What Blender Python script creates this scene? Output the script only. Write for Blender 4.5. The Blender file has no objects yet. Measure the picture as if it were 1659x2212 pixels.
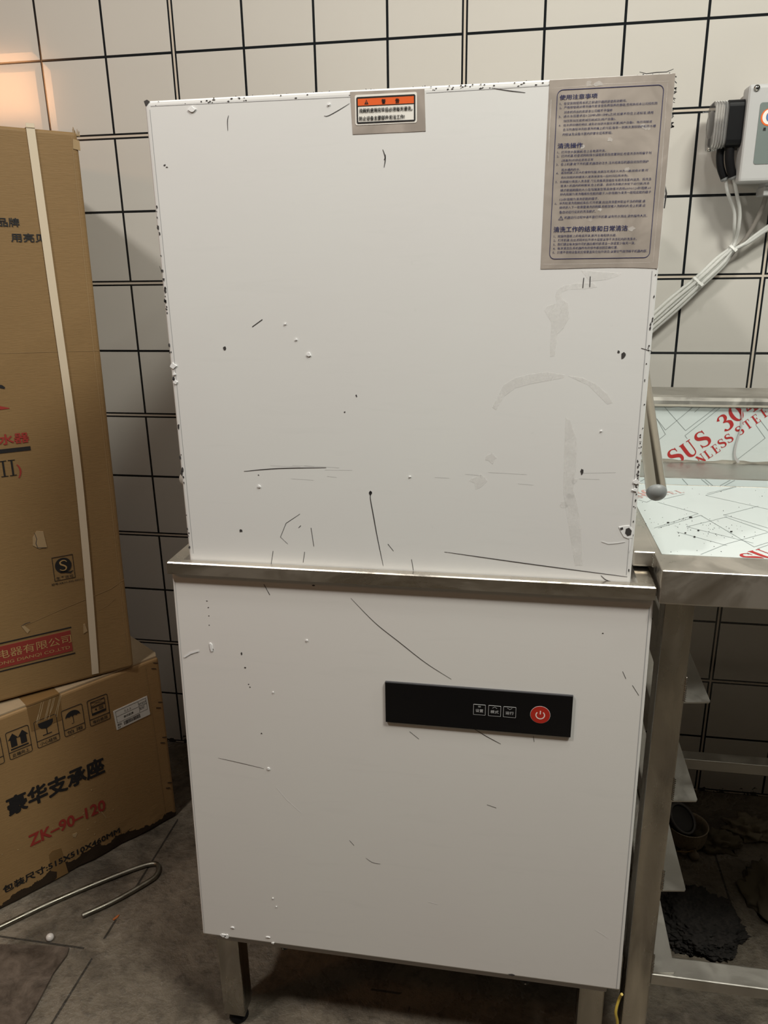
import bpy, bmesh, math, random
from mathutils import Vector, Matrix, noise
random.seed(7)
scene = bpy.context.scene
COL = scene.collection

# ------------------------------------------------------------------ camera, world, lights, exposure
cam_d = bpy.data.cameras.new('camera')
cam_d.sensor_fit = 'VERTICAL'; cam_d.sensor_height = 24.0; cam_d.sensor_width = 24.0
cam_d.lens = 1678.7381 / 2212 * 24.0
cam_d.clip_start = 0.02
cam = bpy.data.objects.new('camera', cam_d); COL.objects.link(cam)
RT = Vector((0.9853325475648061, 0.1699481458815456, -0.015407738992918531))
FW = Vector((-0.16634985681560635, 0.9364766736505407, -0.3087704079827695))
UP = Vector((-0.03804597017919599, 0.3068046078856111, 0.9510117963165757))
m = Matrix((( RT.x, UP.x, -FW.x, 0.73173), (RT.y, UP.y, -FW.y, -1.72173), (RT.z, UP.z, -FW.z, 1.262135), (0, 0, 0, 1)))
cam.matrix_world = m
scene.camera = cam

scene.view_settings.view_transform = 'Standard'
scene.view_settings.look = 'None'
scene.view_settings.exposure = 0.0
scene.view_settings.gamma = 1.0
scene.view_settings.use_curve_mapping = False

world = bpy.data.worlds.new('world'); scene.world = world
world.use_nodes = True
world.node_tree.nodes['Background'].inputs['Color'].default_value = (0.9, 0.95, 1.0, 1)
world.node_tree.nodes['Background'].inputs['Strength'].default_value = 0.045

def area_light(name, loc, aim, size, size_y, power, color):
    d = bpy.data.lights.new(name, 'AREA'); d.shape = 'RECTANGLE'
    d.size = size; d.size_y = size_y; d.energy = power; d.color = color
    o = bpy.data.objects.new(name, d); COL.objects.link(o)
    o.location = loc
    o.rotation_euler = (Vector(aim) - Vector(loc)).to_track_quat('-Z', 'Y').to_euler()
    return o
WHITE = (1.0, 0.97, 0.90)
area_light('ceiling_lamp_over_machine', (0.75, -1.22, 2.76), (0.75, -1.20, 0), 0.16, 0.16, 7.5, WHITE)
area_light('ceiling_lamp_room', (-0.36, -1.78, 2.76), (-0.1, -1.1, 0), 0.16, 0.16, 22, (1.0, 0.955, 0.885))
area_light('ceiling_lamp_right', (2.15, -1.10, 2.76), (1.9, -0.95, 0), 0.16, 0.16, 8, (0.99, 0.98, 0.87))
area_light('added_front_fill', (1.50, -1.56, 2.77), (1.2, -0.9, 0), 0.45, 0.45, 50, (0.99, 0.985, 0.89))  # added fill with no seen source, brightens the hood front and right wall
area_light('warm_sign_lamp', (-1.75, -2.06, 2.06), (-0.4, 0.0, 1.62), 0.34, 0.26, 5.5, (1.0, 0.46, 0.19))

# ------------------------------------------------------------------ material helpers
def newmat(name):
    mt = bpy.data.materials.new(name); mt.use_nodes = True
    nt = mt.node_tree; b = nt.nodes['Principled BSDF']
    return mt, nt, b
def N(nt, kind, **kw):
    n = nt.nodes.new(kind)
    for k, v in kw.items(): setattr(n, k, v)
    return n
def math_(nt, op, a, b=None, c=None):
    n = nt.nodes.new('ShaderNodeMath'); n.operation = op
    for i, x in enumerate((a, b, c)):
        if x is None: continue
        if isinstance(x, (int, float)): n.inputs[i].default_value = x
        else: nt.links.new(x, n.inputs[i])
    return n.outputs[0]
def noise_(nt, vec, scale, detail=4, rough=0.55, dist=0.0):
    n = nt.nodes.new('ShaderNodeTexNoise')
    n.inputs['Scale'].default_value = scale; n.inputs['Detail'].default_value = detail
    n.inputs['Roughness'].default_value = rough; n.inputs['Distortion'].default_value = dist
    if vec is not None: nt.links.new(vec, n.inputs['Vector'])
    return n.outputs['Fac']
def ramp(nt, fac, stops):
    r = nt.nodes.new('ShaderNodeValToRGB')
    els = r.color_ramp.elements
    while len(els) < len(stops): els.new(0.5)
    for e, (p, c) in zip(els, stops):
        e.position = p; e.color = c if len(c) == 4 else (*c, 1)
    nt.links.new(fac, r.inputs['Fac'])
    return r.outputs['Color']
def g(v): return (v, v, v, 1)
def coords(nt, scale=(1, 1, 1), rot=(0, 0, 0)):
    tc = nt.nodes.new('ShaderNodeTexCoord'); mp = nt.nodes.new('ShaderNodeMapping')
    mp.inputs['Scale'].default_value = scale; mp.inputs['Rotation'].default_value = rot
    nt.links.new(tc.outputs['Object'], mp.inputs['Vector'])
    return mp.outputs['Vector']
def bump(nt, b, height, strength, dist=0.002):
    n = nt.nodes.new('ShaderNodeBump'); n.inputs['Strength'].default_value = strength; n.inputs['Distance'].default_value = dist
    nt.links.new(height, n.inputs['Height']); nt.links.new(n.outputs['Normal'], b.inputs['Normal'])
def mix(nt, fac, a, b):
    n = nt.nodes.new('ShaderNodeMix'); n.data_type = 'RGBA'
    for sock, x in ((n.inputs[0], fac), (n.inputs[6], a), (n.inputs[7], b)):
        if isinstance(x, (int, float)): sock.default_value = x
        elif isinstance(x, tuple): sock.default_value = x if len(x) == 4 else (*x, 1)
        else: nt.links.new(x, sock)
    return n.outputs[2]
def plain(name, col, rough=0.5, metal=0.0, spec=0.5):
    mt, nt, b = newmat(name)
    b.inputs['Base Color'].default_value = (*col, 1); b.inputs['Roughness'].default_value = rough
    b.inputs['Metallic'].default_value = metal; b.inputs['Specular IOR Level'].default_value = spec
    return mt

def steel(name, base=(0.60, 0.57, 0.52), r0=0.20, r1=0.50, sc=(6, 6, 6), smear=0.5, bstr=0.12, dirt=0.0, metal=1.0, dark_refl=0.0):
    mt, nt, b = newmat(name)
    v = coords(nt, sc)
    n1 = noise_(nt, v, 2.2, 6, 0.62, 0.8)
    n2 = noise_(nt, coords(nt, (sc[0] * 9, sc[1] * 9, sc[2] * 2)), 3.0, 5, 0.6)
    nt.links.new(ramp(nt, n1, [(0.36, g(r0)), (0.62, g(r1))]), b.inputs['Roughness'])
    c = mix(nt, ramp(nt, n1, [(0.38, g(0)), (0.68, g(smear))]), base, tuple(min(1, x * 1.25 + 0.03) for x in base))
    if dark_refl:
        n4 = noise_(nt, coords(nt, (sc[0] * 1.6, sc[1] * 1.6, sc[2] * 1.0)), 1.4, 2, 0.5, 0.6)
        c = mix(nt, ramp(nt, n4, [(0.36, g(0.9)), (0.60, g(0))]), c, tuple(x * dark_refl for x in base))  # dark patches in the base colour stand in for dark reflections
    if dirt: c = mix(nt, ramp(nt, n2, [(0.5, g(0)), (0.72, g(dirt))]), c, (0.16, 0.11, 0.06))
    nt.links.new(c, b.inputs['Base Color'])
    b.inputs['Metallic'].default_value = metal
    bump(nt, b, n2, bstr, 0.001)
    return mt

# wall tiles -------------------------------------------------------
def tile_mat():
    mt, nt, b = newmat('white glazed tile with black printed grid')
    tc = nt.nodes.new('ShaderNodeTexCoord'); sx = nt.nodes.new('ShaderNodeSeparateXYZ')
    nt.links.new(tc.outputs['Object'], sx.inputs[0])
    fx = math_(nt, 'FLOORED_MODULO', math_(nt, 'DIVIDE', sx.outputs['X'], 0.15), 4.0)
    fz = math_(nt, 'FLOORED_MODULO', math_(nt, 'DIVIDE', math_(nt, 'SUBTRACT', 1.676, sx.outputs['Z']), 0.15204), 2.0)
    def near(f, c, w): return math_(nt, 'LESS_THAN', math_(nt, 'ABSOLUTE', math_(nt, 'SUBTRACT', f, c)), w)
    S, D, O = 0.0165, 0.0125, 0.0265
    xs = [near(fx, 1.012, S), near(fx, 2.0, S), near(fx, 2.988, S), near(fx, O, D), near(fx, 4 - O, D)]
    zs = [near(fz, 0.0, S), near(fz, 2.0, S), near(fz, 1 - O, D), near(fz, 1 + O, D)]
    jx = math_(nt, 'MAXIMUM', near(fx, 0.0, 0.014), near(fx, 4.0, 0.014)); jz = near(fz, 1.0, 0.014)
    ax = xs[0]
    for q in xs[1:]: ax = math_(nt, 'MAXIMUM', ax, q)
    az = zs[0]
    for q in zs[1:]: az = math_(nt, 'MAXIMUM', az, q)
    # the real joints cut the printed lines that cross them
    ax = math_(nt, 'MULTIPLY', ax, math_(nt, 'SUBTRACT', 1.0, jz)); az = math_(nt, 'MULTIPLY', az, math_(nt, 'SUBTRACT', 1.0, jx))
    line = math_(nt, 'MAXIMUM', ax, az)
    joint = math_(nt, 'MAXIMUM', jx, jz)
    nz = noise_(nt, tc.outputs['Object'], 3.0, 3)
    c = mix(nt, nz, (0.585, 0.56, 0.515), (0.62, 0.595, 0.555))
    c = mix(nt, joint, c, (0.60, 0.53, 0.45))
    c = mix(nt, line, c, (0.012, 0.014, 0.016))
    # dirt splashed up from the floor
    low = nt.nodes.new('ShaderNodeMapRange'); low.inputs[1].default_value = 0.0; low.inputs[2].default_value = 0.05
    low.inputs[3].default_value = 0.75; low.inputs[4].default_value = 0.30
    nt.links.new(sx.outputs['Z'], low.inputs[0])
    dn = noise_(nt, tc.outputs['Object'], 26.0, 6, 0.7)
    dm = math_(nt, 'GREATER_THAN', dn, low.outputs[0])
    below = math_(nt, 'LESS_THAN', sx.outputs['Z'], 0.05)
    dn2 = math_(nt, 'MULTIPLY', below, math_(nt, 'GREATER_THAN', dn, math_(nt, 'ADD', 0.50, math_(nt, 'MULTIPLY', sx.outputs['Z'], 4.0))))
    c = mix(nt, dn2, c, (0.05, 0.045, 0.04))
    nt.links.new(c, b.inputs['Base Color'])
    b.inputs['Roughness'].default_value = 0.13
    # each cell is slightly pillowed and the glaze gently wavy
    px_ = math_(nt, 'PINGPONG', math_(nt, 'ADD', fx, 0.0), 0.5); pz_ = math_(nt, 'PINGPONG', fz, 0.5)
    pil = math_(nt, 'MINIMUM', math_(nt, 'MINIMUM', px_, pz_), 0.12)
    wav = noise_(nt, tc.outputs['Object'], 5.0, 2)
    h = math_(nt, 'ADD', math_(nt, 'MULTIPLY', pil, 6.0), math_(nt, 'ADD', math_(nt, 'MULTIPLY', wav, 2.0), math_(nt, 'MULTIPLY', math_(nt, 'MAXIMUM', line, joint), -0.5)))
    bump(nt, b, h, 0.35, 0.001)
    return mt

def floor_mat():
    mt, nt, b = newmat('wet dirty brown floor tile')
    tc = nt.nodes.new('ShaderNodeTexCoord'); P = tc.outputs['Object']
    sx = nt.nodes.new('ShaderNodeSeparateXYZ'); nt.links.new(P, sx.inputs[0])
    n1 = noise_(nt, P, 4.0, 8, 0.62, 0.6); n2 = noise_(nt, P, 42.0, 8, 0.66); n3 = noise_(nt, P, 11.0, 5, 0.6, 1.0)
    c = ramp(nt, n1, [(0.32, (0.065, 0.053, 0.040)), (0.52, (0.17, 0.14, 0.105)), (0.70, (0.28, 0.235, 0.18))])
    c = mix(nt, ramp(nt, n2, [(0.48, g(0)), (0.70, g(0.55))]), c, (0.035, 0.028, 0.022))
    c = mix(nt, ramp(nt, n3, [(0.60, g(0)), (0.72, g(0.55))]), c, (0.22, 0.18, 0.14))
    fx = math_(nt, 'FLOORED_MODULO', math_(nt, 'DIVIDE', math_(nt, 'ADD', sx.outputs['X'], 0.033), 0.6145), 1.0)
    fy = math_(nt, 'FLOORED_MODULO', math_(nt, 'DIVIDE', math_(nt, 'ADD', sx.outputs['Y'], 0.078), 0.590), 1.0)
    w = math_(nt, 'ADD', 0.0022, math_(nt, 'MULTIPLY', n3, 0.003))
    lx = math_(nt, 'LESS_THAN', math_(nt, 'PINGPONG', fx, 0.5), w); ly = math_(nt, 'LESS_THAN', math_(nt, 'PINGPONG', fy, 0.5), w)
    lm = math_(nt, 'LESS_THAN', noise_(nt, P, 3.1, 3, 0.5), 0.46)
    ln = math_(nt, 'MULTIPLY', math_(nt, 'MAXIMUM', lx, ly), lm)
    c = mix(nt, math_(nt, 'MULTIPLY', ln, 0.8), c, (0.010, 0.009, 0.008))
    nt.links.new(c, b.inputs['Base Color'])
    nt.links.new(ramp(nt, n1, [(0.35, g(0.08)), (0.5, g(0.22)), (0.7, g(0.48))]), b.inputs['Roughness'])
    h = math_(nt, 'ADD', math_(nt, 'MULTIPLY', n2, 1.6), math_(nt, 'ADD', n3, math_(nt, 'MULTIPLY', ln, -1.0)))
    bump(nt, b, h, 0.8, 0.006)
    return mt

def cardboard(name, c0, c1, wet=False, zw=0.0):
    mt, nt, b = newmat(name)
    v = coords(nt)
    n1 = noise_(nt, v, 5.0, 5, 0.6); n2 = noise_(nt, coords(nt, (60, 60, 500)), 1.0, 3)
    c = mix(nt, n1, c0, c1)
    c = mix(nt, ramp(nt, n2, [(0.35, g(0)), (0.75, g(0.22))]), c, tuple(x * 0.72 for x in c0))
    if wet:
        sx = nt.nodes.new('ShaderNodeSeparateXYZ'); nt.links.new(v, sx.inputs[0])
        nz = noise_(nt, v, 14.0, 6, 0.6)
        edge = math_(nt, 'LESS_THAN', sx.outputs['Z'], math_(nt, 'MULTIPLY', math_(nt, 'SUBTRACT', nz, 0.30), zw))
        c = mix(nt, edge, c, (0.03, 0.018, 0.010))
    nt.links.new(c, b.inputs['Base Color'])
    b.inputs['Roughness'].default_value = 0.62
    b.inputs['Specular IOR Level'].default_value = 0.35
    bump(nt, b, math_(nt, 'ADD', math_(nt, 'MULTIPLY', n1, 3.0), n2), 0.18, 0.002)
    return mt

def film_paint(name, col, rough, bstr):
    mt, nt, b = newmat(name)
    v = coords(nt); vs = coords(nt, (1.0, 1.0, 7.0))
    n1 = noise_(nt, v, 2.6, 4, 0.5); n2 = noise_(nt, vs, 9.0, 5, 0.6, 0.5); n3 = noise_(nt, v, 60.0, 4, 0.6)
    c = mix(nt, ramp(nt, n1, [(0.35, g(0)), (0.65, g(1))]), col, tuple(x * y for x, y in zip(col, (0.985, 0.965, 0.975))))
    c = mix(nt, ramp(nt, n2, [(0.56, g(0)), (0.75, g(0.30))]), c, tuple(x * 0.90 for x in col))
    c = mix(nt, ramp(nt, n3, [(0.70, g(0)), (0.80, g(0.25))]), c, tuple(x * 0.8 for x in col))
    nt.links.new(c, b.inputs['Base Color'])
    nt.links.new(ramp(nt, n2, [(0.3, g(rough)), (0.8, g(rough + 0.2))]), b.inputs['Roughness'])
    bump(nt, b, math_(nt, 'ADD', n1, math_(nt, 'MULTIPLY', n3, 0.05)), bstr, 0.004)
    return mt

def residue():
    mt, nt, b = newmat('pale dried glue residue')
    b.inputs['Base Color'].default_value = (0.88, 0.87, 0.86, 1); b.inputs['Roughness'].default_value = 0.75
    v = coords(nt); n1 = noise_(nt, v, 55.0, 3, 0.5); n2 = noise_(nt, v, 160.0, 4, 0.6)
    a = math_(nt, 'MULTIPLY', ramp(nt, n1, [(0.30, g(0.10)), (0.66, g(0.42))]), 1.0)
    nt.links.new(a, b.inputs['Alpha'])
    bump(nt, b, n2, 0.08, 0.001)
    return mt

def clear_tube(name, col, rough, trans):
    mt, nt, b = newmat(name)
    b.inputs['Base Color'].default_value = (*col, 1); b.inputs['Roughness'].default_value = rough
    b.inputs['Transmission Weight'].default_value = trans; b.inputs['IOR'].default_value = 1.35
    return mt

M = {}
M['tile'] = tile_mat()
M['floor'] = floor_mat()
M['plaster'] = plain('off white painted plaster', (0.20, 0.19, 0.17), 0.8)
M['dimwall'] = plain('grey brown far wall tiles', (0.09, 0.075, 0.06), 0.5)
M['film_white'] = film_paint('white film on hood', (0.76, 0.765, 0.755), 0.40, 0.10)
M['film_body'] = film_paint('white film on lower body', (0.78, 0.765, 0.74), 0.38, 0.10)
M['scratch'] = plain('dark scratch', (0.05, 0.045, 0.045), 0.6)
M['seam'] = plain('grey film seam', (0.42, 0.42, 0.43), 0.6)
M['torn'] = plain('torn white film edge', (0.85, 0.85, 0.86), 0.5)
M['residue'] = residue()
M['steel'] = steel('brushed dirty steel')
M['rim_steel'] = steel('rim steel', (0.62, 0.58, 0.52), 0.16, 0.46, (3, 3, 10), 0.7)
M['bare_steel'] = steel('bare steel under peeled film', (0.52, 0.455, 0.405), 0.36, 0.55, (8, 8, 8), 0.25, 0.06, 0.0, 0.45)
M['table_steel'] = steel('worktable steel', (0.60, 0.56, 0.51), 0.20, 0.50, (4, 4, 4), 0.8, 0.10)
M['leg_steel'] = steel('leg steel with painted reflections', (0.52, 0.49, 0.435), 0.10, 0.34, (11, 11, 3), 0.8, 0.04, 0.0, 1.0, 0.62)  # light and dark reflection contrast painted into the leg colour
M['slide_steel'] = steel('grey slide steel', (0.50, 0.48, 0.44), 0.34, 0.50, (8, 8, 8), 0.4)
M['chrome'] = plain('polished tube', (0.56, 0.52, 0.45), 0.12, 1.0)
M['grey_plastic'] = plain('grey plastic cap', (0.22, 0.23, 0.23), 0.45)
M['white_plastic'] = plain('pale translucent plastic', (0.55, 0.54, 0.50), 0.4)
M['grey_paint'] = plain('light grey painted steel', (0.46, 0.45, 0.45), 0.45)
M['black'] = plain('black rubber', (0.006, 0.006, 0.007), 0.45, 0.0, 0.2)
M['dark_inside'] = plain('dark inside', (0.02, 0.02, 0.02), 0.8)
M['panel_black'] = plain('glossy black acrylic', (0.004, 0.004, 0.005), 0.22, 0.0, 0.3)
M['panel_edge'] = plain('dark panel edge', (0.05, 0.05, 0.055), 0.5)
M['panel_print'] = plain('pale grey print', (0.55, 0.55, 0.56), 0.5)
M['power_red'] = plain('red power key', (0.45, 0.022, 0.012), 0.35)
M['power_white'] = plain('pink white symbol', (0.86, 0.70, 0.66), 0.4)
M['sticker_white'] = plain('white sticker', (0.86, 0.83, 0.78), 0.45)
M['ink_black'] = plain('black ink', (0.010, 0.009, 0.010), 0.6)
M['orange'] = plain('orange sticker band', (0.80, 0.125, 0.022), 0.5)
M['ink_navy'] = plain('navy ink', (0.016, 0.020, 0.10), 0.6)
M['carton_up'] = cardboard('brown cardboard', (0.225, 0.138, 0.056), (0.28, 0.173, 0.073))
M['carton_low'] = cardboard('brown cardboard of lower box', (0.275, 0.165, 0.068), (0.335, 0.205, 0.088), True, 0.11)
M['carton_top'] = cardboard('pale box lid cardboard', (0.36, 0.27, 0.17), (0.40, 0.30, 0.19))
M['torn_card'] = plain('torn pale cardboard', (0.36, 0.25, 0.13), 0.8)
M['crease'] = plain('pressed cardboard crease', (0.31, 0.20, 0.09), 0.6)
M['strap'] = plain('cream plastic strap', (0.66, 0.56, 0.42), 0.4)
M['ink_red'] = plain('faded red ink', (0.30, 0.030, 0.022), 0.6)
M['band_red'] = plain('red printed band', (0.25, 0.030, 0.022), 0.6)
M['ink_gold'] = plain('unprinted cardboard letters', (0.42, 0.27, 0.11), 0.6)
M['tape'] = plain('brown packing tape', (0.20, 0.115, 0.045), 0.18)
M['tape_glint'] = plain('painted glint on tape wrinkles', (0.60, 0.47, 0.30), 0.15)  # painted highlight: pale strokes for glints on the tape wrinkles
M['paper'] = plain('white paper label', (0.62, 0.60, 0.56), 0.6)
M['staple'] = plain('dark wire staple', (0.06, 0.05, 0.045), 0.4, 0.8)
M['film_blue'] = film_paint('pale blue protective film', (0.64, 0.70, 0.695), 0.28, 0.05)
M['film_line'] = plain('grey film line', (0.26, 0.29, 0.29), 0.6)
M['film_red'] = plain('red film lettering', (0.42, 0.020, 0.020), 0.5)
M['film_pink'] = plain('faded red film lettering', (0.62, 0.36, 0.33), 0.5)
M['crumb'] = plain('black crumbs', (0.03, 0.028, 0.025), 0.8)
M['lid_grey'] = plain('light grey plastic', (0.50, 0.50, 0.50), 0.4)
M['base_grey'] = plain('warm grey plastic', (0.36, 0.335, 0.325), 0.5)
M['plate_grey'] = plain('slate grey plate', (0.17, 0.205, 0.195), 0.45)
M['logo_orange'] = plain('orange logo', (0.80, 0.14, 0.015), 0.5)
M['logo_blue'] = plain('blue logo', (0.05, 0.22, 0.50), 0.5)
M['clear'] = clear_tube('clear plastic cover', (0.80, 0.79, 0.78), 0.08, 0.85)
M['tube'] = clear_tube('milky clear tubing', (0.92, 0.92, 0.89), 0.30, 0.45)
M['tie'] = plain('white cable tie', (0.85, 0.85, 0.82), 0.4)
M['cable'] = plain('grey cable', (0.26, 0.235, 0.21), 0.5)
M['screw'] = plain('steel screw', (0.50, 0.49, 0.46), 0.25, 1.0)
M['rod'] = steel('tarnished rod', (0.24, 0.225, 0.185), 0.28, 0.5, (20, 20, 20), 0.4, 0.2)
M['slab'] = None
M['pot'] = steel('stained pot', (0.42, 0.35, 0.26), 0.35, 0.60, (14, 14, 14), 0.7, 0.2, 0.6, 0.5)
M['ribbed'] = plain('black ribbed plastic', (0.022, 0.020, 0.020), 0.4)
M['ribrim'] = plain('grey rim', (0.12, 0.115, 0.115), 0.4)
M['garlic'] = plain('dull beige bulb', (0.22, 0.17, 0.12), 0.6)
M['twig'] = plain('yellow stick', (0.22, 0.13, 0.03), 0.6)
M['rag'] = plain('dirty olive rag', (0.12, 0.098, 0.062), 0.9)
M['rag2'] = plain('dirty pale rag', (0.21, 0.175, 0.12), 0.9)
M['wire_yellow'] = plain('yellow insulation', (0.50, 0.36, 0.06), 0.4)
M['shell'] = plain('glossy white pebble', (0.62, 0.58, 0.55), 0.15)
M['leaf'] = plain('orange scrap', (0.36, 0.11, 0.03), 0.6)

def rough_dark(name, c0, c1, sc, bstr, r):
    mt, nt, b = newmat(name); v = coords(nt)
    n1 = noise_(nt, v, sc, 8, 0.7, 0.4)
    nt.links.new(mix(nt, ramp(nt, n1, [(0.35, g(0)), (0.7, g(1))]), c0, c1), b.inputs['Base Color'])
    b.inputs['Roughness'].default_value = r
    bump(nt, b, n1, bstr, 0.006)
    return mt
M['slab'] = rough_dark('wet slate tile', (0.05, 0.038, 0.030), (0.16, 0.125, 0.10), 22, 0.6, 0.28)
M['mound'] = rough_dark('black matted pad', (0.008, 0.007, 0.006), (0.045, 0.037, 0.032), 40, 1.0, 0.85)

# ------------------------------------------------------------------ mesh helpers
class Fr:
    """a flat frame: a runs to the right, b up, h off the surface"""
    def __init__(s, o, a, b, n): s.o, s.a, s.b, s.n = Vector(o), Vector(a), Vector(b), Vector(n)
    def __call__(s, a, b, h=0.0): return s.o + s.a * a + s.b * b + s.n * h

class MB:
    def __init__(s): s.v, s.f, s.m, s.sm = [], [], [], []; s.cur = 0
    def mat(s, i): s.cur = i; return s
    def add(s, verts, faces, smooth=False):
        k = len(s.v); s.v += [Vector(x) for x in verts]
        for f in faces: s.f.append([i + k for i in f]); s.m.append(s.cur); s.sm.append(smooth)
        return s
    def bm(s, b, smooth=False):
        b.verts.ensure_lookup_table(); b.verts.index_update()
        s.add([x.co.copy() for x in b.verts], [[q.index for q in f.verts] for f in b.faces], smooth); b.free(); return s
    def box(s, x0, x1, y0, y1, z0, z1, bev=0.0, seg=2, fr=None):
        b = bmesh.new(); bmesh.ops.create_cube(b, size=1)
        for q in b.verts:
            q.co = Vector(((x0 + x1) / 2 + q.co.x * (x1 - x0), (y0 + y1) / 2 + q.co.y * (y1 - y0), (z0 + z1) / 2 + q.co.z * (z1 - z0)))
        if bev: bmesh.ops.bevel(b, geom=b.edges[:], offset=bev, segments=seg, profile=0.6, affect='EDGES', clamp_overlap=True)
        if fr:
            for q in b.verts: q.co = fr(q.co.x, q.co.y, q.co.z)
        return s.bm(b)
    def tube(s, path, r, seg=12, caps=True):
        P = [Vector(p) for p in path]; n = len(P)
        R = r if isinstance(r, (list, tuple)) else [r] * n
        t0 = (P[1] - P[0]).normalized(); u = t0.orthogonal().normalized()
        rings = []
        for i in range(n):
            t = (P[min(i + 1, n - 1)] - P[max(i - 1, 0)]).normalized()
            u = (u - t * u.dot(t)).normalized(); w = t.cross(u)
            rings.append([P[i] + (u * math.cos(2 * math.pi * k / seg) + w * math.sin(2 * math.pi * k / seg)) * R[i] for k in range(seg)])
        vs = [x for rg in rings for x in rg]; fs = []
        for i in range(n - 1):
            for k in range(seg): fs.append([i * seg + k, i * seg + (k + 1) % seg, (i + 1) * seg + (k + 1) % seg, (i + 1) * seg + k])
        s.add(vs, fs, True)
        if caps: s.add(rings[0], [list(range(seg))[::-1]]); s.add(rings[-1], [list(range(seg))])
        return s
    def lathe(s, c, prof, seg=32, axis=(0, 0, 1), smooth=True):
        ax = Vector(axis).normalized(); u = ax.orthogonal().normalized(); w = ax.cross(u); c = Vector(c)
        vs = [c + ax * z + (u * math.cos(2 * math.pi * k / seg) + w * math.sin(2 * math.pi * k / seg)) * max(r, 1e-5) for r, z in prof for k in range(seg)]
        fs = [[i * seg + k, i * seg + (k + 1) % seg, (i + 1) * seg + (k + 1) % seg, (i + 1) * seg + k] for i in range(len(prof) - 1) for k in range(seg)]
        return s.add(vs, fs, smooth)
    def poly(s, fr, pts, h0, h1):
        n = len(pts)
        area = sum(pts[i][0] * pts[(i + 1) % n][1] - pts[(i + 1) % n][0] * pts[i][1] for i in range(n))
        if area < 0: pts = pts[::-1]
        vs = [fr(a, b, h1) for a, b in pts] + [fr(a, b, h0) for a, b in pts]
        fs = [list(range(n))] + [[i, i + n, (i + 1) % n + n, (i + 1) % n] for i in range(n)] + [list(range(2 * n - 1, n - 1, -1))]
        return s.add(vs, fs)
    def rect(s, fr, a0, a1, b0, b1, h0, h1, rad=0.0, seg=5):
        return s.poly(fr, rrect(a0, a1, b0, b1, rad, seg), h0, h1)
    def frame(s, fr, a0, a1, b0, b1, w, h0, h1, rad=0.0, seg=5):
        o = rrect(a0, a1, b0, b1, rad, seg); i = rrect(a0 + w, a1 - w, b0 + w, b1 - w, max(rad - w, 0.0), seg, len(o))
        n = len(o); vs = [fr(*p, h1) for p in o] + [fr(*p, h1) for p in i] + [fr(*p, h0) for p in o]
        fs = [[k, (k + 1) % n, n + (k + 1) % n, n + k] for k in range(n)] + [[k, 2 * n + k, 2 * n + (k + 1) % n, (k + 1) % n] for k in range(n)]
        return s.add(vs, fs)
    def ribbon(s, fr, pts, w, h, taper=True):
        n = len(pts); L = []; Rr = []
        W = w if isinstance(w, (list, tuple)) else [w * (1.0 if not taper else (0.35 + 0.65 * math.sin(math.pi * (i + 0.6) / (n + 0.2)))) for i in range(n)]
        for i in range(n):
            p0 = Vector(pts[max(i - 1, 0)]); p1 = Vector(pts[min(i + 1, n - 1)]); d = (p1 - p0)
            d = d.normalized() if d.length > 1e-9 else Vector((1, 0)); nn = Vector((-d.y, d.x)) * W[i] / 2
            q = Vector(pts[i]); L.append(fr(q.x + nn.x, q.y + nn.y, h)); Rr.append(fr(q.x - nn.x, q.y - nn.y, h))
        return s.add(L + Rr, [[i + n, i + 1 + n, i + 1, i] for i in range(n - 1)])
    def fat(s, fr, body, a0, b, a1, hh, h, shift, res=3):
        for k, (dx, dy) in enumerate(((0, 0), (shift, 0), (-shift, 0), (0, shift), (0, -shift), (0.7 * shift, 0.7 * shift), (-0.7 * shift, -0.7 * shift), (0.7 * shift, -0.7 * shift), (-0.7 * shift, 0.7 * shift))):
            s.text(fr, body, a0 + shift + dx, b + dy, a1 - shift + dx, hh - 2 * shift, h + k * 0.00003, 0.0, res)
        return s
    def text(s, fr, body, a0, b, a1, hh, h=0.0006, bold=0.0, res=2, rot=0.0):
        """one line of lettering from a0 to a1, centred on height b, hh tall"""
        V, F = glyphs(body, bold, res)
        w = a1 - a0; ca, sa = math.cos(rot), math.sin(rot)
        out = []
        for x, y in V:
            X, Y = x * w, (y - 0.5) * hh
            out.append(fr(a0 + X * ca - Y * sa, b + X * sa + Y * ca, h))
        return s.add(out, F)
    def build(s, name, mats, parent=None, smooth_angle=None):
        me = bpy.data.meshes.new(name)
        off = root_of(parent)
        me.from_pydata([v - off for v in s.v], [], s.f)
        for mm in (mats if isinstance(mats, (list, tuple)) else [mats]): me.materials.append(mm)
        me.polygons.foreach_set('material_index', s.m); me.polygons.foreach_set('use_smooth', s.sm)
        me.update()
        o = bpy.data.objects.new(name, me); COL.objects.link(o)
        if parent is not None: o.parent = parent
        return o
def root_of(p):
    off = Vector((0, 0, 0))
    while p is not None: off = off + p.location; p = p.parent
    return off
def rrect(a0, a1, b0, b1, rad, seg=5, want=None):
    if rad <= 0:
        if not want or want == 4: return [(a0, b0), (a1, b0), (a1, b1), (a0, b1)]
        rad = 1e-5
    pts = []
    for cx, cy, st in ((a1 - rad, b0 + rad, -90), (a1 - rad, b1 - rad, 0), (a0 + rad, b1 - rad, 90), (a0 + rad, b0 + rad, 180)):
        for k in range(seg + 1):
            t = math.radians(st + 90 * k / seg); pts.append((cx + rad * math.cos(t), cy + rad * math.sin(t)))
    return pts
_gc = {}
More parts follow.
